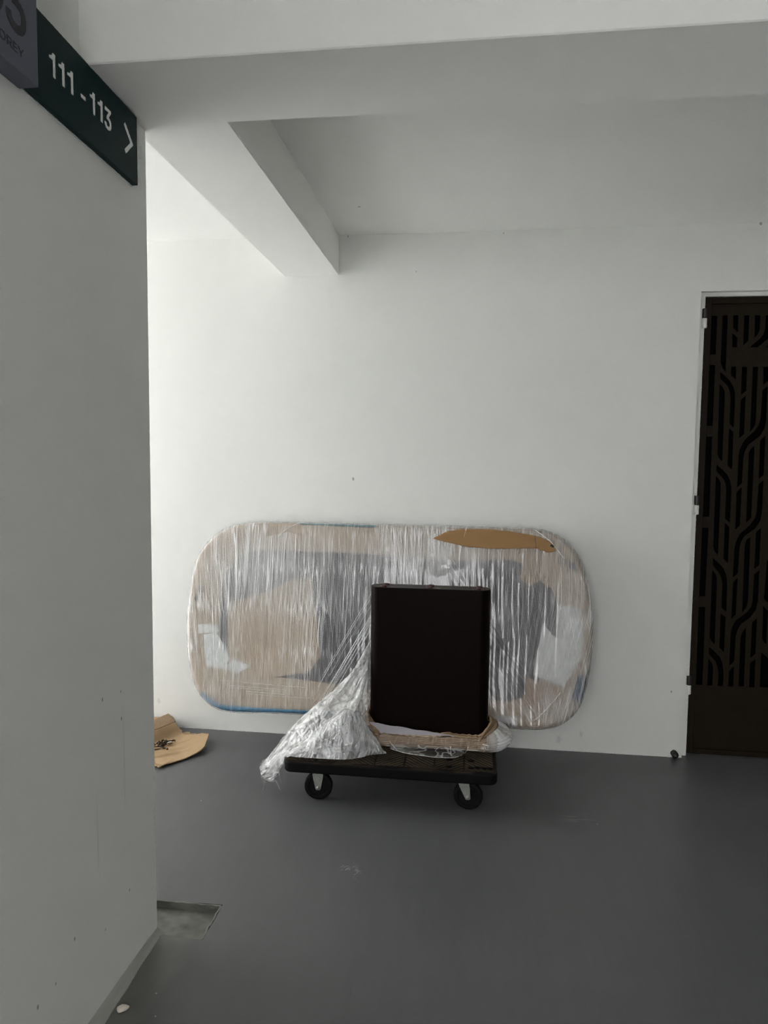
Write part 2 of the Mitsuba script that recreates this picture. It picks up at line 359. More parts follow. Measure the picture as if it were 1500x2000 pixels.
# ball-shaped stop screwed to the wall near the floor
st = thing('door_stopper', 'small black domed door stopper low on the wall beside the gate', 'door stopper')
rot = trimesh.transformations.rotation_matrix(math.pi / 2, [1, 0, 0])
add(st + '__base', lathe([(0, 0), (.016, 0), (.016, .005), (.012, .007), (0, .007)], 28).apply_transform(rot).apply_translation((1.006, D - .0005, .022)), 'rubber_black', smooth=35)
add(st + '__dome', lathe([(0, .006), (.009, .006), (.0135, .012), (.0165, .02), (.0165, .027), (.013, .033), (.007, .036), (0, .037)], 28).apply_transform(rot).apply_translation((1.006, D, .022)), 'rubber_black', smooth=40)
add(st + '__screw_cap', lathe([(0, .0365), (.004, .0365), (.003, .039), (0, .0395)], 16).apply_transform(rot).apply_translation((1.006, D, .022)), 'chrome', smooth=40)

# ------------------------------------------------------------------ signs on the pillar
mat('sign_green', (0.0060, 0.0255, 0.0255), 0.5, 0.10)
mat('sign_white', (0.78, 0.79, 0.78), 0.5, 0.4)
mat('sign_slate', (0.110, 0.117, 0.152), 0.5, 0.2)
mat('sign_ink', (0.022, 0.022, 0.03), 0.5, 0.3)
mat('sealant', (0.6, 0.6, 0.59), 0.7, 0.3)

def lettering(text, s0, s1, z0, z1, x, tilt, bold=True, d=.0012, y_ref=1.42):
    """text on a plane facing +x: fitted between s0..s1 along +y and z0..z1, capitals"""
    m = meshkit.text_mesh(text, .05, d, bold)
    lo, hi = m.bounds
    m.apply_translation((-lo[0], -lo[1], 0))
    m.apply_scale([(s1 - s0) / (hi[0] - lo[0]), (z1 - z0) / (hi[1] - lo[1]), 1])
    m.apply_translation((s0, z0, 0))
    m.vertices[:, 1] += tilt * (m.vertices[:, 0] - y_ref)
    return mapped(m, (x, 0, 0), Yv, Zv, Xv)

SX, TILT = PX + .02, -.037
ds = thing('direction_sign', 'dark green direction sign reading 111 - 113 with a white arrow on the pillar', 'sign')
pl = box(PX + .001, SX, 1.382, 1.8535, 2.198, 2.376, .0015)
pl.vertices[:, 2] += TILT * (pl.vertices[:, 1] - 1.42)
add(ds + '__panel', pl, 'sign_green')
se = box(PX - .001, PX + .005, 1.383, 1.852, 2.1955, 2.199)
se.vertices[:, 2] += TILT * (se.vertices[:, 1] - 1.42)
add(ds + '__sealant_bead', se, 'sealant', label='pale bead of sealant under the sign')
for i, (s0, s1) in enumerate(((1.457, 1.4785), (1.4915, 1.513), (1.5255, 1.547), (1.618, 1.639), (1.6525, 1.6735))):
    one = sg.Polygon([(0, .040), (.006, .041), (.010, .044), (.012, .0495), (.0205, .0495), (.0205, 0), (.0125, 0), (.0125, .0345), (0, .0345)])
    m = extrude(affinity.translate(affinity.scale(one, (s1 - s0) / .0205, 1, origin=(0, 0)), s0, 2.3155 - .0495), .0012)
    m.vertices[:, 1] += -.036 * (m.vertices[:, 0] - 1.457) * .25 - .0015
    add(ds + '__digit', mapped(m, (SX - .0004, 0, 0), Yv, Zv, Xv), 'sign_white')
add(ds + '__digit', lettering('3', 1.6835, 1.7155, 2.2605, 2.3115, SX - .0004, -.01), 'sign_white')
add(ds + '__dash', mapped(extrude(sg.box(1.5785, 2.2765, 1.5975, 2.2845), .0012), (SX - .0004, 0, 0), Yv, Zv, Xv), 'sign_white')
arrow = sg.LineString([(1.783, 2.312), (1.821, 2.2765), (1.785, 2.243)]).buffer(.0052, cap_style='flat', join_style='mitre')
add(ds + '__arrow', mapped(extrude(arrow, .0012), (SX - .0004, 0, 0), Yv, Zv, Xv), 'sign_white')

BX = PX + .044
ss = thing('storey_sign', 'slate grey storey sign box with dark 03 at the top of the pillar', 'sign')
add(ss + '__panel', box(PX, BX, 1.165, 1.381, 2.196, 2.43, .0012), 'sign_slate')
add(ss + '__numeral', lettering('0', 1.2085, 1.2785, 2.2665, 2.374, BX - .0004, -.03, y_ref=1.3), 'sign_ink')
add(ss + '__numeral', lettering('3', 1.284, 1.345, 2.2635, 2.371, BX - .0004, -.03, y_ref=1.3), 'sign_ink')
add(ss + '__lettering', lettering('STOREY', 1.2265, 1.334, 2.2265, 2.2435, BX - .0004, -.05, False, y_ref=1.3), 'sign_ink')

# ------------------------------------------------------------------ the wrapped table top, leaning on the wall
# its own frame: u along the wall, v up the leaning face, w out of the face; origin on the lower front edge
TA = np.array([0, 3.239, .2125])
TV = np.array([0, .195, .919]) / math.hypot(.195, .919)
TN = np.array([0, -TV[2], TV[1]])
def table_world(uvw):
    return TA + uvw[:, :1] * Xv + uvw[:, 1:2] * TV + uvw[:, 2:3] * TN

OUT = [(-1.415,.34),(-1.422,.467),(-1.415,.596),(-1.394,.739),(-1.351,.818),(-1.287,.880),(-1.209,.919),(-1.116,.936),(-.824,.942),(-.473,.940),(-.056,.939),(.19,.939),(.336,.930),(.421,.899),(.485,.840),(.528,.756),(.556,.636),(.572,.494),(.569,.375),(.550,.234),(.522,.129),(.475,.057),(.405,.010),(.318,-.009),(.115,-.008),(-.278,-.006),(-.675,-.002),(-.979,-.004),(-1.205,-.004),(-1.290,.034),(-1.352,.105),(-1.392,.215)]
OUTER = sg.Polygon(spline_closed(OUT, 260)).buffer(0)
SLAB = OUTER.buffer(-.006)
TH, RR = .052, .020
SB = np.array(SLAB.exterior.coords)
SB = np.vstack([np.c_[np.interp(np.linspace(0, 1, 12, endpoint=False), [0, 1], [SB[i, 0], SB[i + 1, 0]]), np.interp(np.linspace(0, 1, 12, endpoint=False), [0, 1], [SB[i, 1], SB[i + 1, 1]])] for i in range(len(SB) - 1)])
STREE = cKDTree(SB)
def face_height(P, inset=0.0, r=RR):
    """height of the slab's rounded front over its flat plane (0), at points P"""
    d = STREE.query(P)[0] * np.where(shapely.contains_xy(SLAB, P[:, 0], P[:, 1]), 1, -1) + inset
    d = np.clip(d, 0, r)
    h = -r + np.sqrt(np.maximum(r * r - (r - d) ** 2, 0))
    puff = meshkit.fbm(np.c_[P * 3.1, np.zeros(len(P))], 2, 5) - .5
    return h + .006 * puff * np.clip(d / r, 0, 1)

def skirted(P, t, h, back, poly):
    """front sheet closed by a wall and a flat back at w = back"""
    V = np.c_[P, h]
    m = trimesh.Trimesh(V, t, process=False)
    uq, inv, cnt = np.unique(m.edges_sorted, axis=0, return_inverse=True, return_counts=True)
    bd = m.edges[cnt[inv.ravel()] == 1]
    k = len(V)
    B = V.copy()
    B[:, 2] = back
    F = np.vstack([t, t[:, ::-1] + k, np.c_[bd[:, 1], bd[:, 0], bd[:, 0] + k], np.c_[bd[:, 1], bd[:, 0] + k, bd[:, 1] + k]])
    return trimesh.Trimesh(table_world(np.vstack([V, B])), F, process=False)

def draped(poly, off, thick=.003, g=.014, wrinkle=0.0, lift=None):
    """a thin piece lying on the slab's face, following its rounded rim"""
    P, t = sheet_points(poly, g)
    h = face_height(P) + off
    if wrinkle:
        h = h + wrinkle * (meshkit.fbm(np.c_[P * 22, np.full(len(P), off * 900)], 3) - .5)
    if lift is not None:
        h = h + lift(P)
    m = thicken(np.c_[P, h], t, thick)
    uv = np.array(m.vertices[:, :2])
    m.vertices = table_world(np.array(m.vertices))
    return m, uv

# materials of the packing; uv is in metres on the table's face
mat('foam_grey', lambda p, n, uv: mi.Color3f(0.070, 0.063, 0.076) * (0.8 + 0.4 * fbm(uv.x * 6, uv.y * 6, 0.0, 2)), 0.8, 0.3)
def card_color(p, n, uv):
    rib = 0.5 + 0.5 * dr.sin(uv.y * 6.2832 / 0.0075 + 2 * noise(uv.x * 5, uv.y * 5))
    return mi.Color3f(0.43, 0.345, 0.265) * (0.70 + 0.34 * smoothstep(.15, .7, rib) + 0.12 * fbm(uv.x * 9, uv.y * 9, 0.0, 2))
mat('cardboard_under_film', card_color, 0.8, 0.2, bump=lambda p, n, uv: 0.0006 * (0.5 + 0.5 * dr.sin(uv.y * 6.2832 / 0.0075 + 2 * noise(uv.x * 5, uv.y * 5))))
mat('corrugated_diagonal', lambda p, n, uv: mi.Color3f(0.43, 0.32, 0.22) * (0.45 + 0.6 * smoothstep(-.6, .6, dr.sin((uv.y * 1.0 - uv.x * .62) * 6.2832 / 0.0135))), 0.8, 0.2)
mat('cardboard_edge', lambda p, n, uv: mi.Color3f(0.36, 0.25, 0.185) * (0.8 + 0.3 * fbm(p.x * 8, p.z * 60, 0.0, 3)), 0.8, 0.2)
mat('cardboard_brown', lambda p, n, uv: mi.Color3f(0.315, 0.182, 0.082) * (0.9 + 0.2 * fbm(p.x * 14, p.y * 14, p.z * 14, 3)), 0.75, 0.25)
mat('foam_white', lambda p, n, uv: mi.Color3f(0.62, 0.63, 0.63) * (0.92 + 0.16 * noise(uv.x * 40, uv.y * 40)), 0.7, 0.3)
mat('tape_blue', lambda p, n, uv: mi.Color3f(0.04, 0.20, 0.36) * (0.8 + 0.4 * fbm(p.x * 10, p.z * 60)), 0.3, 0.5)
mat('tape_teal', lambda p, n, uv: mi.Color3f(0.055, 0.155, 0.19) * (0.8 + 0.4 * fbm(p.x * 10, p.z * 60)), 0.35, 0.5)
mat('print_ink', (0.015, 0.013, 0.013), 0.6, 0.3)
mat('print_slate', (0.045, 0.052, 0.07), 0.6, 0.3)
mat('print_blue', lambda p, n, uv: mi.Color3f(0.03, 0.08, 0.15) * (0.6 + 0.7 * smoothstep(.45, .55, noise(uv.x * 90, uv.y * 160))), 0.6, 0.3)
def label_color(p, n, uv):
    bars = smoothstep(.48, .52, noise(uv.x * 420, 3.0)) * smoothstep(.118, .121, uv.x) * (1 - smoothstep(.196, .199, uv.x))
    row = smoothstep(.004, .0055, uv.y) * (1 - smoothstep(.0175, .019, uv.y))
    txt = smoothstep(.45, .55, noise(uv.x * 260, dr.floor(uv.y * 300))) * smoothstep(-.004, -.003, uv.y) * (1 - smoothstep(.001, .002, uv.y)) * (1 - smoothstep(.19, .2, uv.x))
    return mix(mi.Color3f(0.62, 0.61, 0.62), mi.Color3f(0.05), dr.clip((1 - bars) * row * smoothstep(.118, .121, uv.x) * (1 - smoothstep(.196, .199, uv.x)) + .7 * txt, 0, 1))
mat('label_paper', label_color, 0.6, 0.3)

def strands(a, b):
    """pulled plies of stretch film running along b: (broad, fine)"""
    w = a + 0.012 * (noise(a * 7, b * 3) - 0.5)
    n1 = 1 - 2 * dr.abs(noise(w * 150, b * 2.8) - 0.5)
    n2 = 1 - 2 * dr.abs(noise(w * 360 + 31, b * 5.0 + 7) - 0.5)
    return smoothstep(0.74, 0.99, n1), smoothstep(0.80, 0.99, n2)

def film_field(uv):
    """(along-ply coordinates, plies' weight) over the table's face: mostly upright, fanned beside the dark box"""
    u, v = uv.x, uv.y
    lean = 0.24 * smoothstep(0.12, 0.40, u) * (1 - 0.75 * smoothstep(0.45, 0.8, v)) - 0.10 * smoothstep(-1.1, -1.3, u)
    a, b = u - lean * (v - 0.5), v
    sl = ((u + .72) * .49 - (v - .13) * .27) / .56                       # right of this line: plies drawn down to the left
    fan_l = smoothstep(0.0, 0.012, sl) * (1 - smoothstep(.56, .64, v)) * (1 - smoothstep(-.46, -.40, u))
    sr = ((v - .55) * .23 + (u - .07) * .33) / .40                       # below this line: drawn down to the right
    fan_r = (1 - smoothstep(-0.012, 0.0, sr)) * smoothstep(-.2, -.1, u) * (1 - smoothstep(.30, .36, u))
    a = dr.lerp(a, u * .876 - v * .482, fan_l)
    b = dr.lerp(b, u * .482 + v * .876, fan_l)
    a = dr.lerp(a, u * .82 + v * .57, fan_r)
    b = dr.lerp(b, v * .82 - u * .57, fan_r)
    return a, b, fan_l, fan_r

def film_cover(p, n, uv):
    u, v = uv.x, uv.y
    a, b, fl, fr = film_field(uv)
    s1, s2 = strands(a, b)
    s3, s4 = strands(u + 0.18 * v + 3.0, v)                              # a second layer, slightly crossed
    cloud = fbm(u * 2.6 + 9, v * 3.0, 0.0, 3)
    thick = dr.exp(-(dr.square((u + 1.05) / .30) + dr.square((v - .72) / .20))) + .55 * dr.exp(-(dr.square((u + .25) / .40) + dr.square((v - .80) / .10))) + .25 * dr.exp(-(dr.square((u - .44) / .07) + dr.square((v - .58) / .15))) + .35 * dr.exp(-(dr.square((u - .38) / .10) + dr.square((v - .10) / .08)))  # denser film; upper-left lobe also paints in the brightness of the left light
    # bands of film that end in a sloping hem
    hem = smoothstep(.0, .008, v - (.885 - .25 * dr.abs(u + .92))) * smoothstep(-1.04, -1.02, u) * (1 - smoothstep(-.86, -.84, u))
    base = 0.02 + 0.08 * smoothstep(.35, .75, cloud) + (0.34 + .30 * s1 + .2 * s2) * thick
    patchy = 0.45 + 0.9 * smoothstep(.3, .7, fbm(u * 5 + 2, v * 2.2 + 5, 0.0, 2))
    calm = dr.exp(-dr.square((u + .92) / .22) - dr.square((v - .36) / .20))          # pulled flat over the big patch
    w = base + ((0.26 - 0.08 * fl) * s1 + 0.60 * s2 + (0.15 - 0.05 * fl) * s3 + 0.28 * s4) * patchy * (1 - .45 * calm) * (1 - .22 * smoothstep(-.1, .2, u))  # white streak cover also stands in for glints along the plies
    w = w * (1 - .6 * hem) * (.35 + .65 * smoothstep(.012, .04, v)) * (.5 + .5 * smoothstep(.94, .915, v))
    return dr.clip(w, 0.02, 0.92)
def film_bump(p, n, uv):
    a, b, fl, fr = film_field(uv)
    s1, s2 = strands(a, b)
    return 0.0014 * s1 + 0.0009 * s2 + 0.004 * noise(uv.x * 22, uv.y * 8)
def film(key, cover, bump, color=(0.74, 0.74, 0.75), rough=0.16, eps=8e-4):
    scene[key] = {'type': 'blendbsdf', 'weight': proc(cover),
                  'a': {'type': 'thindielectric', 'int_ior': 1.45},
                  'b': {'type': 'twosided', 'b': {'type': 'bumpmap', 'arbitrary': proc(bump, eps), 'scale': 1.0,
                        'b': {'type': 'principled', 'base_color': {'type': 'rgb', 'value': list(color)}, 'roughness': rough, 'specular': 1.0}}}}
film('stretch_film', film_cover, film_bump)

wt = thing('wrapped_table_top', 'long rounded table top wrapped in cardboard and stretch film, leaning against the white wall', 'table top')
P, t = sheet_points(SLAB, .014)
add(wt + '__panel', skirted(P, t, face_height(P), -TH, SLAB), 'foam_grey', smooth=True, uv=np.vstack([P, P]))

INNER = sg.Polygon(spline_closed([(-1.132,.772),(-.921,.796),(-.48,.787),(-.053,.769),(.217,.771),(.314,.701),(.374,.63),(.41,.535),(.399,.297),(.293,.187),(.223,.125),(-.039,.13),(-.406,.14),(-.631,.153),(-.784,.165),(-.963,.171),(-1.146,.182),(-1.226,.273),(-1.245,.473),(-1.231,.653)], 120))
rim_all = SLAB.buffer(-.0005).difference(INNER)
# the cardboard edging in separate lengths that overlap a little: top, bottom, left end, right end
cuts = {'top': sg.Polygon([(-1.135, .6), (.33, .6), (.33, 1.2), (-1.135, 1.2)]), 'bottom': sg.Polygon([(-1.14, -.3), (.26, -.3), (.26, .4), (-1.14, .4)]),
        'left': sg.box(-2, -1, -1.138, 2), 'right': sg.box(.262, -1, 2, .62), 'corner': sg.box(.333, .622, 2, 2)}
for i, c in enumerate(cuts.values()):
    piece = rim_all.intersection(c)
    for q in getattr(piece, 'geoms', [piece]):
        if q.area > .002:
            m, uv = draped(q, .0032 + .0002 * i, .0028)
            add(wt + '__cardboard_edging', m, 'cardboard_under_film', smooth=True, uv=uv)

def piece(name, pts, off, m, thick=.0022, wrinkle=.0015, label=None, g=.014, lift=None):
    poly = sg.Polygon(pts).buffer(.004).buffer(-.004).intersection(OUTER.buffer(-.0062))
    q, uv = draped(poly, off, thick, g, wrinkle, lift)
    return add(wt + '__' + name, q, m, smooth=True, uv=uv, label=label)
piece('cardboard_patch', [(-1.209,.526),(-1.066,.569),(-.95,.611),(-.918,.645),(-.788,.664),(-.754,.492),(-.723,.283),(-.775,.204),(-1.04,.157),(-1.178,.18)], .0062, 'cardboard_under_film', label='large torn cardboard patch under the film')
piece('cardboard_patch', [(.221,.816),(.301,.823),(.342,.799),(.313,.755),(.354,.697),(.278,.656),(.225,.693),(.246,.743)], .0062, 'corrugated_diagonal', label='small corrugated patch with slanting ribs')
piece('cardboard_patch', [(.258,.232),(.399,.192),(.434,.124),(.341,.061),(.271,.092)], .0062, 'cardboard_edge', label='brown cardboard piece at the lower right')
piece('grey_foam', [(.374,.654),(.409,.583),(.367,.474),(.339,.496),(.293,.233),(.246,.243),(.242,.626)], .0058, 'foam_grey')
piece('foam_sheet', [(-1.353,.414),(-1.252,.417),(-1.244,.377),(-1.35,.368)], .0064, 'foam_white', label='white foam sheet under the film')
piece('foam_sheet', [(-1.323,.364),(-1.252,.376),(-1.177,.25),(-1.21,.199),(-1.296,.207)], .0064, 'foam_white', label='white foam sheet under the film')
piece('foam_sheet', [(-1.211,.204),(-1.156,.251),(-1.07,.222),(-1.133,.18)], .0086, 'foam_white', label='folded white foam corner')
piece('foam_sheet', [(.409,.573),(.509,.558),(.527,.468),(.515,.326),(.434,.193),(.392,.215)], .0064, 'foam_white', label='white foam sheet under the film')
piece('foam_sheet', [(.339,.484),(.415,.397),(.446,.194),(.295,.241)], .0086, 'foam_white', label='white foam sheet under the film')
piece('blue_tape', [(-1.305,.080),(-1.24,.040),(-1.204,.027),(-.98,.023),(-.763,.024),(-.475,.025),(-.3,.023),(-.3,-.03),(-1.3,-.03),(-1.36,.06)], .0075, 'tape_blue', g=.006, wrinkle=.0008, label='blue strip along the lower edge')
piece('teal_tape', [(-.86,.96),(-.473,.96),(-.472,.922),(-.718,.927),(-.86,.931)], .0075, 'tape_teal', g=.006, wrinkle=.0008, label='teal strip on the top edge')
piece('printed_mark', [(.505,.252),(.560,.252),(.535,.128),(.469,.137)], .0066, 'print_blue', label='blue print on the cardboard')
piece('printed_mark', [(.458,.780),(.488,.769),(.500,.731),(.461,.744)], .0066, 'print_slate', label='dark square print on the cardboard')
for c, s in (((-1.357, .585), .013), ((-1.368, .545), .013)):
    q = affinity.rotate(sg.box(-s, -s, s, s).difference(sg.box(-s * .7, -s * .7, s * .7, s * .7)).union(sg.LineString([(-s * .5, -s * .6), (0, s * .4), (s * .5, -s * .5)]).buffer(.002)), -14)
    m, uv = draped(affinity.translate(q, *c), .0062, .0006, .004)
    add(wt + '__printed_mark', m, 'print_slate', smooth=True, uv=uv, label='printed square symbol on the left end')
dq = sg.Polygon([(.428,.823),(.463,.791),(.433,.751),(.402,.787)])
dq = dq.difference(dq.buffer(-.0022)).union(sg.LineString([(.414, .787), (.422, .803), (.431, .800), (.436, .782), (.449, .788), (.445, .772)]).buffer(.0016)).union(sg.LineString([(.430, .765), (.440, .768), (.444, .780)]).buffer(.0016))
m, uv = draped(dq, .0064, .0006, .004)
add(wt + '__printed_mark', m, 'print_ink', smooth=True, uv=uv, label='square handling symbol printed at the upper right')
piece('barcode_label', [(.112,.046),(.226,.050),(.226,-.02),(.112,-.02)], .0068, 'label_paper', thick=.0006, g=.006, wrinkle=0, label='white label with a barcode')

# the film itself: a skin puffed over everything, drawn round the edge
P, t = sheet_points(OUTER, .0046)
h = face_height(P, .007, .024) + .0105
x = P[:, 0] + .012 * meshkit.noise(np.c_[P * 5, np.zeros(len(P))], 3)
fold = meshkit.noise(np.c_[(x + .10 * np.clip(P[:, 0] - .1, 0, .3) * (.5 - P[:, 1])) * 105, P[:, 1] * 3.4, np.zeros(len(P))], 8)
h += .0011 * (fold - .4) + .003 * (meshkit.fbm(np.c_[P * 9, np.ones(len(P))], 3, 4) - .5)
V = np.c_[P, h]
m = trimesh.Trimesh(V, t, process=False)
uq, inv, cnt = np.unique(m.edges_sorted, axis=0, return_inverse=True, return_counts=True)
bd = m.edges[cnt[inv.ravel()] == 1]
k = len(V)
ids = np.unique(bd)
new = {int(i): k + j for j, i in enumerate(ids)}
B = V[ids].copy()
B[:, 2] = -TH - .001
F = np.vstack([t, [[b, a, new[int(a)]] for a, b in bd], [[b, new[int(a)], new[int(b)]] for a, b in bd]])
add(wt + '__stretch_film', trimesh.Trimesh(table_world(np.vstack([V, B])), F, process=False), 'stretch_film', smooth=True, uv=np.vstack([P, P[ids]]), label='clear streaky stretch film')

# bare cardboard flap that came out of the film at the top right
def peel(P):
    return .006 * np.clip((.90 - P[:, 1]) / .07, 0, 1) ** 2
for pts, lift in (([(-.19,.872),(-.131,.905),(-.06,.922),(.068,.925),(.17,.917),(.300,.898),(.303,.838),(.094,.830),(-.02,.836),(-.10,.852)], peel), ([(.3045,.897),(.34,.885),(.385,.858),(.397,.828),(.361,.818),(.3045,.838)], None)):
    q, uv = draped(sg.Polygon(pts), .0145, .003, .012, .0008, lift)
    add(wt + '__cardboard_flap', q, 'cardboard_brown', smooth=True, uv=uv, label='bare brown cardboard flap at the upper right')
m, uv = draped(affinity.rotate(sg.box(.371, .845, .388, .856), -25), .0158, .0006, .004)
add(wt + '__printed_mark', m, 'print_ink', smooth=True, uv=uv, label='small black block printed on the flap')

# loose plies and rope-like twists of film
scene['film_strand'] = {'type': 'principled', 'base_color': {'type': 'rgb', 'value': [.78, .79, .8]}, 'roughness': .18, 'specular': .8}
def strand(pts, r=.0012, off=.0135):
    p = np.array(pts, float)
    s = np.r_[0, np.cumsum(np.linalg.norm(np.diff(p, axis=0), axis=1))]
    q = CubicSpline(s, p)(np.linspace(0, s[-1], 24)) if len(p) > 2 else p[0] + (p[1] - p[0]) * np.linspace(0, 1, 24)[:, None]
    h = face_height(q, .007, .024) + off
    return tube(table_world(np.c_[q, h]), r, 5)
for pts, r in (([(-.026,.940),(-.036,.90),(-.050,.84),(-.058,.77)], .0016), ([(-.055,.862),(-.057,.78),(-.060,.66)], .0012), ([(-.16,.943),(-.158,.88),(-.163,.80)], .0012),
               ([(-.84,.938),(-.92,.905),(-.965,.862)], .0014), ([(.30,.925),(.345,.893),(.372,.872)], .0016), ([(.372,.872),(.398,.84),(.437,.79)], .0014),
               ([(.42,.75),(.424,.65),(.421,.55)], .0011), ([(.545,.68),(.557,.56),(.553,.46)], .0011), ([(.30,.035),(.37,.105),(.42,.17)], .0012)):
    add(wt + '__film_strand', strand(pts, r), 'film_strand', smooth=True)
for i in range(6):                                                    # plies stretched level near the lower left corner
    v0 = .085 + .012 * i + .006 * rng.random()
    u0 = -1.26 + .2 * rng.random()
    add(wt + '__film_strand', strand([(u0, v0), (u0 + .16, v0 - .004), (u0 + .2 + .18 * rng.random(), v0 - .006)], .0004 + .0003 * rng.random()), 'film_strand', smooth=True)
for i in range(16):                                                   # plies drawn down to the left beside the dark box
    a = rng.random() ** .8
    top = np.array([-.46 - .02 * rng.random(), .64 - .50 * a * .6])
    L = (.38 + .25 * rng.random()) * (1 - .35 * a)
    q0, q1 = top - np.array([.482, .876]) * .02, top - np.array([.482, .876]) * L
    if q1[1] > .06:
        add(wt + '__film_strand', strand([q0, (q0 + q1) / 2 + .004 * rng.standard_normal(2), q1], .0005 + .0005 * rng.random()), 'film_strand', smooth=True)

# ------------------------------------------------------------------ platform trolley
mat('trolley_plastic', lambda p, n, uv: mix(mi.Color3f(0.0055, 0.0052, 0.0055), mi.Color3f(0.030, 0.022, 0.015), smoothstep(.45, .75, fbm(p.x * 12, p.y * 20, p.z * 20, 3)) * smoothstep(.5, .9, n.z)), 0.55, 0.07)
mat('trolley_rib', lambda p, n, uv: mi.Color3f(0.046, 0.035, 0.024) * (0.3 + 1.2 * fbm(p.x * 12, p.y * 20, 0.0, 3)), 0.6, 0.12)
mat('tyre', lambda p, n, uv: mi.Color3f(0.006, 0.006, 0.0065) * (0.8 + 0.5 * noise(p.x * 40, p.y * 40, p.z * 40)), 0.55, 0.10)
mat('zinc', lambda p, n, uv: mi.Color3f(0.30, 0.31, 0.285) * (0.75 + 0.4 * fbm(p.x * 60, p.y * 60, p.z * 40, 2)), 0.45, 0.5, metallic=0.35)
mat('bolt_steel', (0.5, 0.48, 0.46), 0.25, 0.6, metallic=1.0)
tr = thing('platform_trolley', 'low black plastic platform trolley on four castors', 'trolley')
TZ0, TZ1 = .1435, .1905
TX0, TX1, TY0, TY1 = -.7665, .1195, 2.766, 3.372
deck_poly = rounded(TX0, TX1, TY0, TY1, .034, 8)
import manifold3d as m3
def to_m3(t):
    return m3.Manifold(m3.Mesh(np.asarray(t.vertices, np.float32), np.asarray(t.faces, np.uint32)))
def from_m3(m):
    q = m.to_mesh()
    return trimesh.Trimesh(q.vert_properties[:, :3], q.tri_verts, process=False)
deck = to_m3(hull_prism(deck_poly, TZ0, TZ1, .009, 4))
holes = [(.013, 2.885), (.013, 2.816), (.041, 2.822), (.068, 2.820), (.094, 2.819), (-.077, 2.816), (-.077, 2.885), (-.66, 2.816), (-.69, 2.820), (-.72, 2.822)]
for x, y in holes:
    w = .0105 if x in (.013, -.077) else .0075
    deck = deck - m3.Manifold.cube([2 * w, .011, .03]).translate([x - w, y - .0055, TZ1 - .012])
deck = deck - m3.Manifold.cube([TX1 - TX0 - .06, TY1 - TY0 - .06, .03]).translate([TX0 + .03, TY0 + .03, TZ0 - .022])
add(tr + '__deck', from_m3(deck), 'trolley_plastic', smooth=30)
ribs = []
area = sg.box(TX0 + .016, TY0 + .022, TX1 - .016, TY1 - .016)
clear = shapely.union_all([sg.Point(x, y).buffer(.016) for x, y in holes])
for c in range(7):                                                    # herring-bone grip ribs, column by column
    x0, x1 = TX0 + .016 + c * .123, TX0 + .016 + c * .123 + .117
    s = 1 if c % 2 else -1
    col = sg.box(x0, TY0 + .022, x1, TY1 - .016).difference(clear)
    for k in range(-6, 34):
        y = TY0 + k * .0235
        ln = sg.LineString([(x0, y - s * .056), (x1, y + s * .056)]).buffer(.0052, cap_style='flat').intersection(col)
        for q in getattr(ln, 'geoms', [ln]):
            if q.area > 1e-5:
                ribs.append(extrude(q, .0026))
rb = join(*ribs)
rb.apply_translation((0, 0, TZ1 - .0012))
rk = add(tr + '__grip_ribs', rb, 'trolley_rib')
labels[rk] = {'label': 'herring-bone grip ribs on the deck', 'kind': 'stuff'}

wheel_prof = [(.006, -.015), (.018, -.015), (.020, -.011), (.040, -.011), (.043, -.015), (.051, -.0165), (.057, -.014), (.060, -.008), (.0605, 0), (.060, .008), (.057, .014), (.051, .0165), (.043, .015), (.040, .011), (.020, .011), (.018, .015), (.006, .015)]
def castor(x, y, yaw, trail):
    R = trimesh.transformations.rotation_matrix
    Q = trimesh.transformations.translation_matrix((x, y, 0)) @ R(yaw, [0, 0, 1])
    wh = lathe(wheel_prof, 40).apply_transform(R(math.pi / 2, [1, 0, 0])).apply_translation((0, 0, .0605)).apply_transform(Q)
    side = sg.Polygon([(-.024 + trail, .136), (.024 + trail, .136), (.021 + trail * .6, .10), (.011, .054), (.007, .0485), (-.007, .0485), (-.011, .054), (-.021 + trail * .6, .10)])
    plates = [mapped(extrude(side, .003), (0, sgn * .0215 + .0015, 0), Xv, Zv, -Yv) for sgn in (-1, 1)]
    top = box(-.032 + trail, .032 + trail, -.030, .030, .134, .1455, .002)
    ck = add(tr + '__castor', join(*plates, top).apply_transform(Q), 'zinc', smooth=30, label='zinc castor fork')
    add(ck + '__wheel', wh, 'tyre', smooth=35, label='black rubber wheel')
    for sgn in (-1, 1):
        b = lathe([(0, 0), (.0075, 0), (.0075, .004), (.005, .0055), (.0035, .0075), (0, .008)], 12).apply_transform(R(-sgn * math.pi / 2, [1, 0, 0])).apply_translation((0, sgn * .0232, .0595)).apply_transform(Q)
        add(ck + '__axle_bolt', b, 'bolt_steel', smooth=30)
castor(-.631, 2.846, .10, -.002)
castor(.004, 2.852, -.08, -.022)
castor(-.625, 3.29, -.2, 0)
castor(.0, 3.29, .15, -.01)

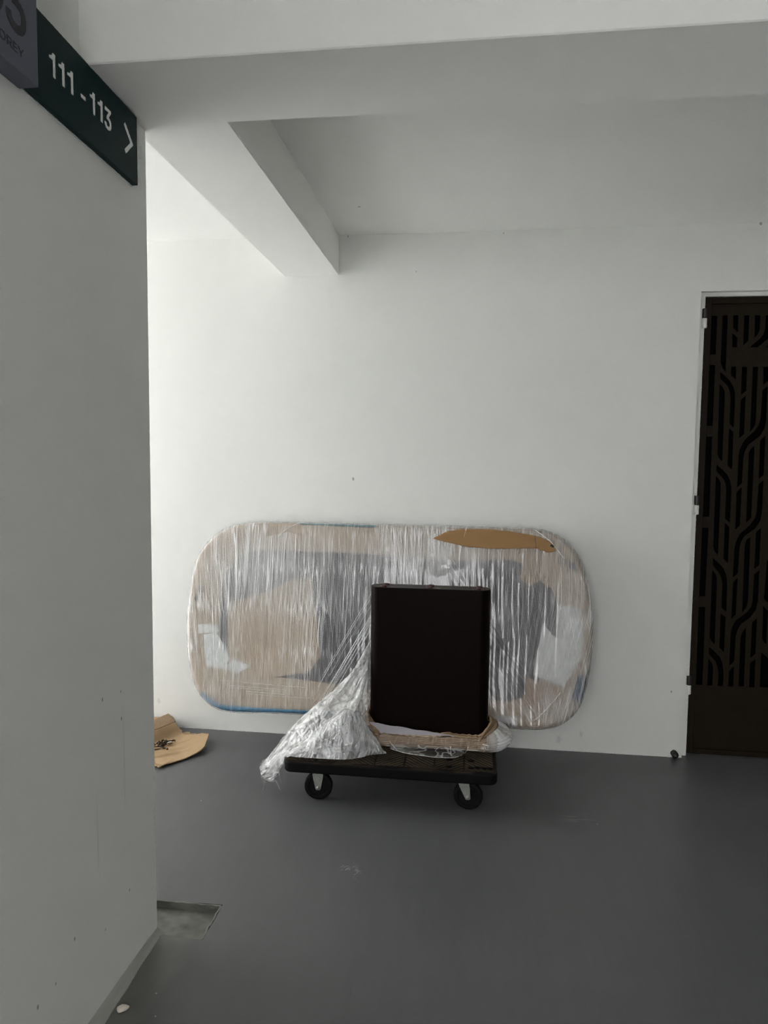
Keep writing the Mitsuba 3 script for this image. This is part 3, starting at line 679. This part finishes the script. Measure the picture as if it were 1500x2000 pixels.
# ------------------------------------------------------------------ the dark table base standing on the trolley
mat('dark_lacquer', lambda p, n, uv: mi.Color3f(0.0046, 0.0015, 0.0015) * (0.95 + 0.1 * noise(p.x * 30, p.y * 30, p.z * 4)), 0.42, 0.06)
mat('pad_brown', (0.042, 0.014, 0.012), 0.5, 0.4)
BX0, BX1, BY0, BY1, BZ0, BZ1 = -.4395, .0845, 3.000, 3.092, .204, .8945
tb = thing('table_base', 'near-black slab-shaped table base with rounded ends standing upright on the trolley', 'table base')
add(tb + '__body', hull_prism(rounded(BX0, BX1, BY0, BY1, .0455, 14), BZ0, BZ1, .0022, 3), 'dark_lacquer', smooth=25)
mat('dark_top', (0.020, 0.0165, 0.0160), 0.45, 0.3)
add(tb + '__top_layer', hull_prism(rounded(BX0 + .0012, BX1 - .0012, BY0 + .0012, BY1 - .0012, .0443, 14), BZ1 - .002, BZ1 + .0008, .0004, 2), 'dark_top', smooth=25, label='dark brown layer over the top, lighter than the body')  # separate thin layer over the body, in a lighter colour
pad = lathe([(0, 0), (.0142, 0), (.0148, .0015), (.0142, .0045), (.012, .0055), (0, .0055)], 28)
for x in (-.379, -.180, .031):
    for y, dx in ((3.021, -.003), (3.070, .004)):
        add(tb + '__foot_pad', pad.copy().apply_translation((x + dx, y, BZ1 + .0007)), 'pad_brown', smooth=30, label='small reddish brown foot pad')
add(tb + '__chip_mark', hull_prism(sg.Polygon([(-.150, 3.012), (-.132, 3.017), (-.134, 3.022), (-.147, 3.018)]), BZ1 + .0006, BZ1 + .0018, .0002, 1), 'cardboard_brown', label='small tan fleck on top')

# ------------------------------------------------------------------ its wrapping, pushed down round the foot
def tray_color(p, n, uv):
    return mi.Color3f(0.36, 0.25, 0.16) * (.42 + .64 * smoothstep(-.9, .1, dr.sin(uv.y * 6.2832))) * (0.80 + 0.25 * fbm(p.x * 16, p.y * 16, p.z * 30, 2))  # flute grooves darkened in the colour, standing in for their shade
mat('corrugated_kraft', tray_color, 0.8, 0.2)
mat('foam_liner', (0.42, 0.40, 0.44), 0.6, 0.35)
wr = thing('corrugated_wrapping', 'tan corrugated cardboard wrapping folded down around the foot of the dark base', 'cardboard wrapping')
n = 420
c0 = rounded(BX0, BX1, BY0, BY1, .045, 16)
ring = c0.buffer(.004, quad_segs=16).exterior
S = np.linspace(0, 1, n, endpoint=False)
RP = np.array([ring.interpolate(s, normalized=True).coords[0] for s in S])
tan = np.roll(RP, -1, 0) - np.roll(RP, 1, 0)
tan /= np.linalg.norm(tan, axis=1, keepdims=True)
nor = np.c_[tan[:, 1], -tan[:, 0]]
cen = np.array([(BX0 + BX1) / 2, (BY0 + BY1) / 2])
nor *= np.sign(((RP - cen) * nor).sum(1, keepdims=True))
front = np.clip(-nor[:, 1], 0, 1)
right = np.clip(nor[:, 0], 0, 1)
left = np.clip(-nor[:, 0], 0, 1)
xr = RP[:, 0]
ztop = .262 + .050 * left ** 1.5 + .048 * right ** 1.5 + .05 * np.clip(nor[:, 1], 0, 1)
ztop += front ** 4 * (.006 * np.exp(-((xr + .088) / .022) ** 2) - .006 * np.exp(-((xr + .28) / .08) ** 2))
ztop += .0025 * np.sin(S * 260) * meshkit.noise(np.c_[S * 40, S * 0, S * 0], 2)
bulge = .036 + .030 * right + .004 * left - .004 * np.sin((xr + .2) * 9) * front
M = 64
tt = np.linspace(0, 1, M)
V, PH = [], []
for j in tt:
    z = .1965 + (ztop - .1965) * j
    prof = np.sin(np.pi * np.clip(.16 + .84 * j, 0, 1)) ** .75                  # swells out low down, closes in at its rim
    wav = .006 * (meshkit.noise(np.c_[xr * 9, z * 30, S * 8], 4) - .5)
    phase = j * 8.5 + 1.1 * meshkit.noise(np.c_[xr * 6, np.full(n, j * 2), S * 5], 9)
    PH.append(np.r_[phase, phase[:1]])
    corr = .0022 * np.sin(2 * np.pi * phase)
    off = .003 + bulge * prof + (wav + corr) * (.4 + .6 * prof)
    V.append(np.c_[RP + nor * off[:, None], z])
V = np.array(V)                                                                # M x n x 3
V = np.concatenate([V, V[:, :1]], 1)
f = grid_faces(M, n + 1)
w = trimesh.Trimesh(V.reshape(-1, 3), f, process=False)
cen3 = np.array([cen[0], cen[1], .22])
if ((w.triangles_center - cen3) * w.face_normals).sum(1).mean() < 0:
    f = f[:, ::-1]
uvT = np.stack([np.zeros((M, n + 1)), np.array(PH)], -1).reshape(-1, 2)
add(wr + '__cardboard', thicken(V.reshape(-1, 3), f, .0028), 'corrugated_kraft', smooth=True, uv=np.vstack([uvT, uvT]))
# curled corrugated ends with their open flutes showing
def curl_end(pts, width, name, ph):
    p = np.array(pts, float)
    s = np.r_[0, np.cumsum(np.linalg.norm(np.diff(p, axis=0), axis=1))]
    c = CubicSpline(s, p)(np.linspace(0, s[-1], 90))
    tg = np.gradient(c, axis=0)
    tg /= np.linalg.norm(tg, axis=1, keepdims=True)
    across = np.array(width, float)
    nr = np.cross(tg, across / np.linalg.norm(across))
    nr /= np.linalg.norm(nr, axis=1, keepdims=True)
    q = np.linspace(0, 1, 14)
    fl = .0022 * np.sin(np.linspace(0, s[-1], 90) / .0072 * 2 * np.pi + ph)
    G = c[:, None] + q[None, :, None] * across + (fl[:, None] * nr)[:, None]
    G += .002 * (meshkit.noise(G * 60) - .5)[..., None]
    ph2 = np.repeat((np.linspace(0, s[-1], 90) / .0072 + ph / 6.2832)[:, None], 14, 1)
    uvc = np.stack([ph2 * 0, ph2], -1).reshape(-1, 2)
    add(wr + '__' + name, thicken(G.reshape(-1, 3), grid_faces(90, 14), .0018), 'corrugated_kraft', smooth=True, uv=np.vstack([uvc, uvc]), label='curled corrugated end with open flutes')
curl_end([(-.447, 2.996, .330), (-.450, 2.982, .312), (-.436, 2.970, .290), (-.414, 2.960, .270), (-.394, 2.953, .250), (-.392, 2.952, .236)], (.006, .044, .012), 'curled_end', 0)
curl_end([(.046, 2.962, .240), (.056, 2.962, .262), (.074, 2.972, .288), (.094, 2.990, .312), (.102, 3.002, .326)], (.022, .036, -.004), 'curled_end', 1)
# pale foam liner standing up behind the rim
lx = np.linspace(-.437, -.06, 80)
lz = np.interp(lx, [-.437, -.38, -.30, -.2, -.12, -.06], [.300, .292, .284, .273, .266, .256]) + .0015 * np.sin(lx * 60)
G = np.stack([np.stack([lx, np.full(80, y), z0 + (lz - z0) * k], -1) for k, y, z0 in ((0, 2.974, .21), (.5, 2.978, .21), (.9, 2.980, .21), (1, 2.979, .21))])
add(wr + '__foam_liner', thicken(G.reshape(-1, 3), grid_faces(4, 80)[:, ::-1], .0012), 'foam_liner', smooth=30, label='pale grey foam liner')

# clear film round the wrapping: cloudy at the right-hand end, a slack clear pocket in front
def tray_film_cover(p, n, uv):
    a = uv.x + .3 * uv.y
    s1 = smoothstep(.7, .98, 1 - 2 * dr.abs(noise(a * 150 + 6 * noise(p.x * 20, p.z * 20), uv.y * 6) - .5))
    end = smoothstep(.075, .115, p.x + (p.z - .22) * .10)
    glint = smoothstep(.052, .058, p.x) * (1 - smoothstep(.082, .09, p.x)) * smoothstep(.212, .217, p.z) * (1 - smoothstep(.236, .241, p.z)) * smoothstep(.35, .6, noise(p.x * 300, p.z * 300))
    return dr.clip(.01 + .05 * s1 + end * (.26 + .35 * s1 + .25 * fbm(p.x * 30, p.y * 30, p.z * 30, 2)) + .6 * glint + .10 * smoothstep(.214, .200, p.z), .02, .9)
def crumple_bump(p, n, uv):
    r = 1 - 2 * dr.abs(fbm(p.x * 34, p.y * 34, p.z * 34, 2) - .5)
    return 0.006 * r * r + 0.0014 * noise(p.x * 190, p.y * 190, p.z * 190)
film('tray_film', tray_film_cover, crumple_bump, (.74, .74, .75), .18)
sel = np.arange(M - 10)
W = V[sel].copy()
nn = np.concatenate([nor, nor[:1]])
extra = .0035 + .030 * np.concatenate([right, right[:1]]) ** 2
W[:, :, :2] += nn[None] * (extra[None, :, None] * np.sin(np.pi * np.clip(.25 + .75 * sel / (M - 10), 0, 1))[:, None, None] ** .6)
W += .004 * (meshkit.noise(W * 45) - .5)[..., None] * np.r_[nn.T, [np.zeros(n + 1)]].T[None]
W[..., 2] = np.maximum(W[..., 2], .1955)
f2 = grid_faces(len(sel), n + 1)
if f is not None and (f[0] != grid_faces(M, n + 1)[0]).any():
    f2 = f2[:, ::-1]
uvW = np.stack(np.broadcast_arrays(np.linspace(0, 1.4, n + 1)[None, :], (sel / M * .1)[:, None]), -1).reshape(-1, 2)
add(wr + '__film', trimesh.Trimesh(W.reshape(-1, 3), f2, process=False), 'tray_film', smooth=True, uv=uvW, label='clear film around the wrapping, cloudy at its right end')
film('clear_pocket', lambda p, n, uv: dr.clip(.03 + .30 * smoothstep(.90, .99, 1 - 2 * dr.abs(fbm(p.x * 26, p.y * 40, p.z * 40, 2) - .5)), .02, .9), crumple_bump, (.7, .7, .72), .12)
px = np.linspace(-.335, -.015, 60)
edge = np.interp(px, [-.335, -.31, -.27, -.2, -.138, -.073, -.035, -.015], [2.942, 2.925, 2.905, 2.889, 2.880, 2.884, 2.905, 2.938])
G = []
for k in np.linspace(0, 1, 16):
    y = 2.945 + (edge - 2.945) * k
    z = .222 - .0235 * k ** 1.6 + .004 * (meshkit.noise(np.c_[px * 30, np.full(60, k * 5), px * 0], 6) - .5) * (1 - k)
    G.append(np.c_[px, y, np.maximum(z, .1985)])
G = np.array(G)
add(wr + '__film_pocket', trimesh.Trimesh(G.reshape(-1, 3), grid_faces(16, 60), process=False), 'clear_pocket', smooth=True, label='slack clear pocket of film hanging in front')
for pts, r in ((np.c_[px, edge, np.full(60, .1992)][::3], .0011), (np.array([(-.015, 2.938, .2), (-.004, 2.935, .215), (.0, 2.935, .235)]), .0008),
               (np.array([(-.075, 2.925, .232), (-.072, 2.905, .215), (-.070, 2.892, .2)]), .0009), (np.array([(-.34, 2.935, .236), (-.325, 2.925, .222), (-.30, 2.918, .2)]), .0008)):
    add(wr + '__film_strand', tube(pts, r, 5), 'film_strand', smooth=True)

# ------------------------------------------------------------------ heap of film pulled off to the left
def heap_lines(p, uv, f):
    w = fbm(p.x * 7, p.y * 7, p.z * 7, 2)
    return 1 - 2 * dr.abs(noise(uv.y * f + 5 * w, uv.x * 7 + 2 * w) - .5)
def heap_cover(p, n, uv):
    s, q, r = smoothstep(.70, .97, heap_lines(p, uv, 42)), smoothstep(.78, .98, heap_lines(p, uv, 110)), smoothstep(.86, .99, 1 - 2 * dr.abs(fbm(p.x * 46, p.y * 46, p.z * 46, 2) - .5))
    return dr.clip(.22 + .34 * smoothstep(.35, .7, fbm(p.x * 15 + 3, p.y * 15, p.z * 15, 3)) + .26 * s + .30 * q + .22 * r, .1, .95)  # ridge lines get whiter cover, painting highlights onto the film
def heap_bump(p, n, uv):
    r1, r3 = heap_lines(p, uv, 26), heap_lines(p, uv, 110)
    r2 = 1 - 2 * dr.abs(fbm(p.x * 46, p.y * 46, p.z * 46, 2) - .5)
    return 0.012 * r1 * r1 * r1 + 0.0024 * r2 * r2 * r2 + 0.0042 * r3 * r3
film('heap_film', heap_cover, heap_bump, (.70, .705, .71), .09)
def ribs_of(uv, p, f):
    return 1 - 2 * dr.abs(noise(uv.x * f + 4 * noise(uv.x * 9, uv.y * 9) + 1.5 * noise(p.x * 40, p.z * 40), uv.y * 16) - .5)
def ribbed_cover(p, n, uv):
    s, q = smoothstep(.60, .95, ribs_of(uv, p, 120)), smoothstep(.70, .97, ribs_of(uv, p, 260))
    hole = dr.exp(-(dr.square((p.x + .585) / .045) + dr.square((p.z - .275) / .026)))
    return dr.clip(.24 + .34 * smoothstep(.3, .7, fbm(p.x * 14, p.y * 14, p.z * 14, 3)) + .34 * s + .28 * q - .30 * hole, .06, .97)  # ribs whitened in the cover to imitate their glints
def ribbed_bump(p, n, uv):
    r2 = 1 - 2 * dr.abs(fbm(p.x * 38, p.y * 38, p.z * 38, 2) - .5)
    return 0.0035 * ribs_of(uv, p, 120) + 0.0016 * ribs_of(uv, p, 260) + 0.0022 * r2 * r2
film('ribbed_film', ribbed_cover, ribbed_bump, (.70, .71, .73), .10)

hp = thing('plastic_film_heap', 'crumpled heap of translucent plastic film draped over the left of the trolley', 'plastic film')
def lofted(rows, nu=150, nv=70, crumple=.010, seed=1, freq=9):
    """a skin through rows of control points (each row the same length), crumpled"""
    R = np.array(rows, float)
    U = CubicSpline(np.linspace(0, 1, R.shape[1]), R, axis=1)(np.linspace(0, 1, nu))
    G = CubicSpline(np.linspace(0, 1, R.shape[0]), U, axis=0)(np.linspace(0, 1, nv))
    a, b = np.gradient(G, axis=0), np.gradient(G, axis=1)
    N = np.cross(b, a)
    N /= np.linalg.norm(N, axis=2, keepdims=True) + 1e-9
    w = meshkit.fbm(G * freq, 2, seed)
    r = 1 - 2 * np.abs(meshkit.fbm(G * freq * 1.7 + 3 * w[..., None], 3, seed + 3) - .5)
    G = G + N * (crumple * (r ** 2 - .5) * 1.0)[..., None]
    G[..., 2] = np.where((G[..., 0] > TX0 - .004), np.maximum(G[..., 2], TZ1 + .0045), G[..., 2])
    s = np.linalg.norm(np.gradient(G, axis=1), axis=2).mean(0).cumsum()
    t = np.linalg.norm(np.gradient(G, axis=0), axis=2).mean(1).cumsum()
    uv = np.stack(np.broadcast_arrays(s[None, :], t[:, None]), -1).reshape(-1, 2)
    return trimesh.Trimesh(G.reshape(-1, 3), grid_faces(nv, nu), process=False), uv
# the tall fold: from beside the base's left edge down to the tip over the deck's edge (rows: its back hem, ridge, face, front hem)
A = [[(-.46, 3.155, .200), (-.53, 3.14, .200), (-.60, 3.12, .200), (-.70, 3.08, .200), (-.80, 3.02, .170), (-.845, 2.96, .130), (-.872, 2.91, .140)],
     [(-.452, 3.135, .40), (-.52, 3.10, .36), (-.59, 3.08, .31), (-.70, 3.04, .27), (-.79, 2.99, .21), (-.845, 2.94, .155), (-.890, 2.89, .135)],
     [(-.450, 3.085, .618), (-.500, 3.03, .532), (-.570, 3.00, .452), (-.700, 2.965, .338), (-.779, 2.94, .262), (-.846, 2.90, .172), (-.897, 2.872, .122)],
     [(-.447, 3.055, .606), (-.490, 2.985, .490), (-.560, 2.935, .405), (-.672, 2.875, .300), (-.765, 2.865, .232), (-.840, 2.855, .155), (-.893, 2.858, .096)],
     [(-.446, 3.045, .572), (-.470, 2.960, .450), (-.520, 2.885, .350), (-.622, 2.818, .262), (-.735, 2.812, .216), (-.822, 2.822, .130), (-.876, 2.846, .070)],
     [(-.446, 3.040, .52), (-.466, 2.955, .42), (-.512, 2.875, .312), (-.612, 2.812, .222), (-.735, 2.795, .204), (-.800, 2.812, .112), (-.838, 2.838, .078)]]
m, uv = lofted(A, 260, 140, .007, 1, 16)
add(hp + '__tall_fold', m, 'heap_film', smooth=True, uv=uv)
# the sheet behind it, against the base
Bk = [[(-.449, 3.06, .56), (-.449, 3.02, .50), (-.446, 2.985, .42), (-.438, 2.965, .345), (-.43, 2.955, .29)],
      [(-.475, 3.06, .53), (-.477, 3.02, .475), (-.478, 2.985, .41), (-.470, 2.965, .345), (-.46, 2.95, .29)],
      [(-.53, 3.06, .44), (-.525, 3.02, .41), (-.520, 2.99, .37), (-.515, 2.965, .33), (-.51, 2.94, .28)],
      [(-.60, 3.06, .33), (-.59, 3.02, .31), (-.58, 2.99, .29), (-.575, 2.965, .27), (-.57, 2.94, .25)]]
m, uv = lofted(Bk, 90, 80, .006, 5, 16)
film('back_film', lambda p, n, uv: dr.clip(.10 + .34 * smoothstep(.55, .95, heap_lines(p, uv, 80)) + .22 * fbm(p.x * 20, p.y * 20, p.z * 20, 2), .05, .9), heap_bump, (.62, .62, .62), .10)
add(hp + '__back_sheet', m, 'back_film', smooth=True, uv=uv)
# the ribbed lump in front: crest, brow, belly, hem on the deck
C = [[(-.69, 2.94, .215), (-.62, 2.955, .235), (-.55, 2.965, .27), (-.49, 2.965, .285), (-.447, 2.952, .265), (-.415, 2.943, .238), (-.39, 2.94, .222)],
     [(-.705, 2.89, .235), (-.635, 2.895, .287), (-.565, 2.905, .345), (-.505, 2.925, .375), (-.457, 2.932, .338), (-.418, 2.922, .280), (-.385, 2.925, .240)],
     [(-.715, 2.845, .226), (-.645, 2.835, .285), (-.570, 2.845, .338), (-.500, 2.870, .358), (-.443, 2.893, .312), (-.402, 2.893, .256), (-.370, 2.900, .222)],
     [(-.722, 2.812, .212), (-.655, 2.800, .246), (-.572, 2.806, .280), (-.482, 2.832, .300), (-.422, 2.864, .258), (-.382, 2.877, .225), (-.354, 2.890, .210)],
     [(-.745, 2.792, .204), (-.668, 2.781, .205), (-.570, 2.781, .206), (-.482, 2.798, .204), (-.425, 2.838, .204), (-.378, 2.866, .203), (-.346, 2.884, .201)]]
m, uv = lofted(C, 220, 140, .006, 11, 14)
add(hp + '__ribbed_lump', m, 'ribbed_film', smooth=True, uv=uv)
# ragged tails at the tip
for pts, r in (([(-.875, 2.865, .095), (-.880, 2.86, .07), (-.873, 2.855, .045), (-.880, 2.85, .018)], [.012, .010, .006, .001]), ([(-.835, 2.84, .125), (-.823, 2.83, .095), (-.800, 2.815, .06), (-.790, 2.81, .04)], [.010, .006, .003, .0008]), ([(-.80, 2.82, .15), (-.79, 2.80, .11), (-.777, 2.79, .085)], [.006, .003, .0006])):
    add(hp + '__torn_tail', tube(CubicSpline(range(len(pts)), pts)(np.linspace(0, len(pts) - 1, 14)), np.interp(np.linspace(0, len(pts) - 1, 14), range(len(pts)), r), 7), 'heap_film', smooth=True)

# ------------------------------------------------------------------ cardboard scrap with screws, by the pillar
mat('scrap_card', lambda p, n, uv: mi.Color3f(0.385, 0.265, 0.155) * (0.86 + 0.22 * fbm(p.x * 16, p.y * 16, 0.0, 3)) * (1 - .35 * smoothstep(.80, .95, 1 - 2 * dr.abs(noise(uv.x * 4 + uv.y * 9, uv.y * 2.5 - uv.x * 12) - .5)) * smoothstep(.4, .6, noise(uv.x * 9, uv.y * 9))), 0.8, 0.2)
cb = thing('cardboard_scrap', 'torn brown cardboard scrap on the floor beside the pillar', 'cardboard')
sp = sg.Polygon([(-1.95, 3.05), (-1.62, 3.045), (-1.478, 3.050), (-1.452, 3.024), (-1.442, 3.026), (-1.436, 3.014), (-1.425, 3.012), (-1.410, 3.040), (-1.36, 3.105), (-1.312, 3.170), (-1.297, 3.20), (-1.290, 3.235), (-1.298, 3.27), (-1.302, 3.30), (-1.312, 3.345), (-1.325, 3.36), (-1.345, 3.358), (-1.36, 3.368), (-1.385, 3.364), (-1.40, 3.378), (-1.428, 3.382), (-1.44, 3.402), (-1.465, 3.412), (-1.485, 3.408), (-1.495, 3.432), (-1.51, 3.44), (-1.535, 3.46), (-1.56, 3.478), (-1.585, 3.49), (-1.64, 3.495), (-1.95, 3.49)])
P, t = sheet_points(sp, .007)
def scrap_height(P):
    x, y = P[:, 0], P[:, 1]
    k = (x + 1.55) * .80 + (y - 3.05) * .60                       # runs up towards the curled right-hand end
    z = .0075 + .034 * np.clip((k - .19) / .16, 0, 1) ** 1.6 + .010 * np.clip((x + 1.52) / .12, 0, 1) * np.clip(1 - (y - 3.0) / .2, 0, 1)
    q = (y - 3.445) - (x + 1.50) * .55                              # the far left corner is folded up against the wall
    z += .42 * np.clip(q + .01, 0, .12) * np.clip((-1.485 - x) / .03, 0, 1)
    for off, am, wd in ((-.085, .011, .022), (-.050, -.006, .016), (-.02, .006, .014), (.055, .007, .016)):
        ln = (y - 3.235) - (x + 1.45) * .70 - off + .02 * (meshkit.noise(np.c_[P * 9, x * 0 + off * 70]) - .5)
        z += am * np.clip(1 - np.abs(ln) / wd, 0, 1) ** 1.5 * np.clip((-1.35 - x) / .10, 0, 1)
    return z + .006 * (meshkit.fbm(np.c_[P * 9, x * 0], 3, 3) - .5)
add(cb + '__sheet', thicken(np.c_[P, scrap_height(P)], t, .0042), 'scrap_card', smooth=True, uv=np.vstack([P, P]))
# folded-over corrugated flap
fl0, fl1 = np.array([-1.80, 3.20, .040]), np.array([-1.585, 3.462, .086])
al = fl1 - fl0
ac = np.array([.070, -.062, -.012])
a, b = np.linspace(0, 1, 60), np.linspace(0, 1, 130)
G = fl0 + a[:, None, None] * al + b[None, :, None] * ac + np.array([0, 0, 1.0]) * ((.0011 * np.sin(b * 13 * 2 * np.pi)) + .007 * np.sin(b * np.pi) + .010 * np.clip(a[:, None] - .6, 0, 1) ** 2 + .004 * meshkit.noise(np.stack(np.broadcast_arrays(a[:, None] * 5, b[None] * 3, 0 * b), -1)))[..., None]
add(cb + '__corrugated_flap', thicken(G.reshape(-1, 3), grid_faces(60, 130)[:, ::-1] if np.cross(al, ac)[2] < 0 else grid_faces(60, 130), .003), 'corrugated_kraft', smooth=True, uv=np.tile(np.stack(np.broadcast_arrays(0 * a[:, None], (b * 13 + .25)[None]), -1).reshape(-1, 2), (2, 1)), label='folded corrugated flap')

mat('screw_dark', lambda p, n, uv: mi.Color3f(0.060, 0.042, 0.032), 0.35, 0.5, metallic=0.6)
def screw(L=.046, r=.0026):
    z = np.linspace(0, L, 90)
    rr = np.where(z < L * .18, .0004 + z / (L * .18) * r * .8, r * .8) + r * .35 * (np.sin(z / .0021 * 2 * np.pi) > .3) * (z < L * .75) * (z > .003)
    p = [(0, -.0005)] + list(zip(rr, z)) + [(r * 2.1, L + .0012), (r * 2.2, L + .003), (r * 1.5, L + .0036), (0, L + .0036)]
    return lathe(p, 10)
sc = ply(screw(), 'screw_dark', smooth=35)
for i in range(26):
    x = -1.60 + .112 * rng.random() ** .8
    y = 3.185 + .10 * rng.random() + .25 * (x + 1.55)
    zz = float(scrap_height(np.array([[x, y]]))[0])
    yaw, lift = 360 * rng.random(), .0045 + .010 * rng.random() + (.004 if i % 3 == 0 else 0)
    k = thing('screw', 'dark screw lying in the loose pile on the cardboard scrap', 'screw', 'screws on the cardboard scrap')
    scene[k] = {**sc, 'to_world': T().translate([x, y, zz + lift]).rotate([0, 0, 1], yaw).rotate([0, 1, 0], 80 + 18 * rng.random()).translate([0, 0, -.023])}
mat('white_chip', (0.72, 0.66, 0.60), 0.6, 0.3)
chip = trimesh.creation.icosphere(3)
def blob(sx, sy, sz, seed):
    m = chip.copy()
    m.vertices *= 1 + .35 * (meshkit.noise(m.vertices * 1.3 + seed)[:, None] - .5)
    m.vertices *= (sx, sy, sz)
    return m
k = thing('plastic_wall_plug', 'small white plug lying beside the screws on the cardboard', 'wall plug')
pk = lathe([(0, 0), (.0045, .001), (.006, .008), (.0058, .022), (.0045, .026), (0, .027)], 16).apply_transform(trimesh.transformations.rotation_matrix(math.pi / 2, [0, 1, 0])).apply_transform(trimesh.transformations.rotation_matrix(.9, [0, 0, 1]))
zz = float(scrap_height(np.array([[-1.488, 3.262]]))[0])
add(k, pk.apply_translation((-1.498, 3.252, zz + .0062)), 'white_chip', smooth=35)
k = thing('plaster_chip', 'small white chip of plaster on the floor at the foot of the pillar', 'plaster chip')
m = blob(.0155, .0095, .0075, 3)
m.vertices[:, 1] *= 1 - .35 * np.clip(m.vertices[:, 0:1] / .0155, -1, 1)[:, 0]
m.apply_transform(trimesh.transformations.rotation_matrix(.55, [0, 0, 1]))
add(k, m.apply_translation((-.887, 1.640, .0065)), 'white_chip', smooth=True)
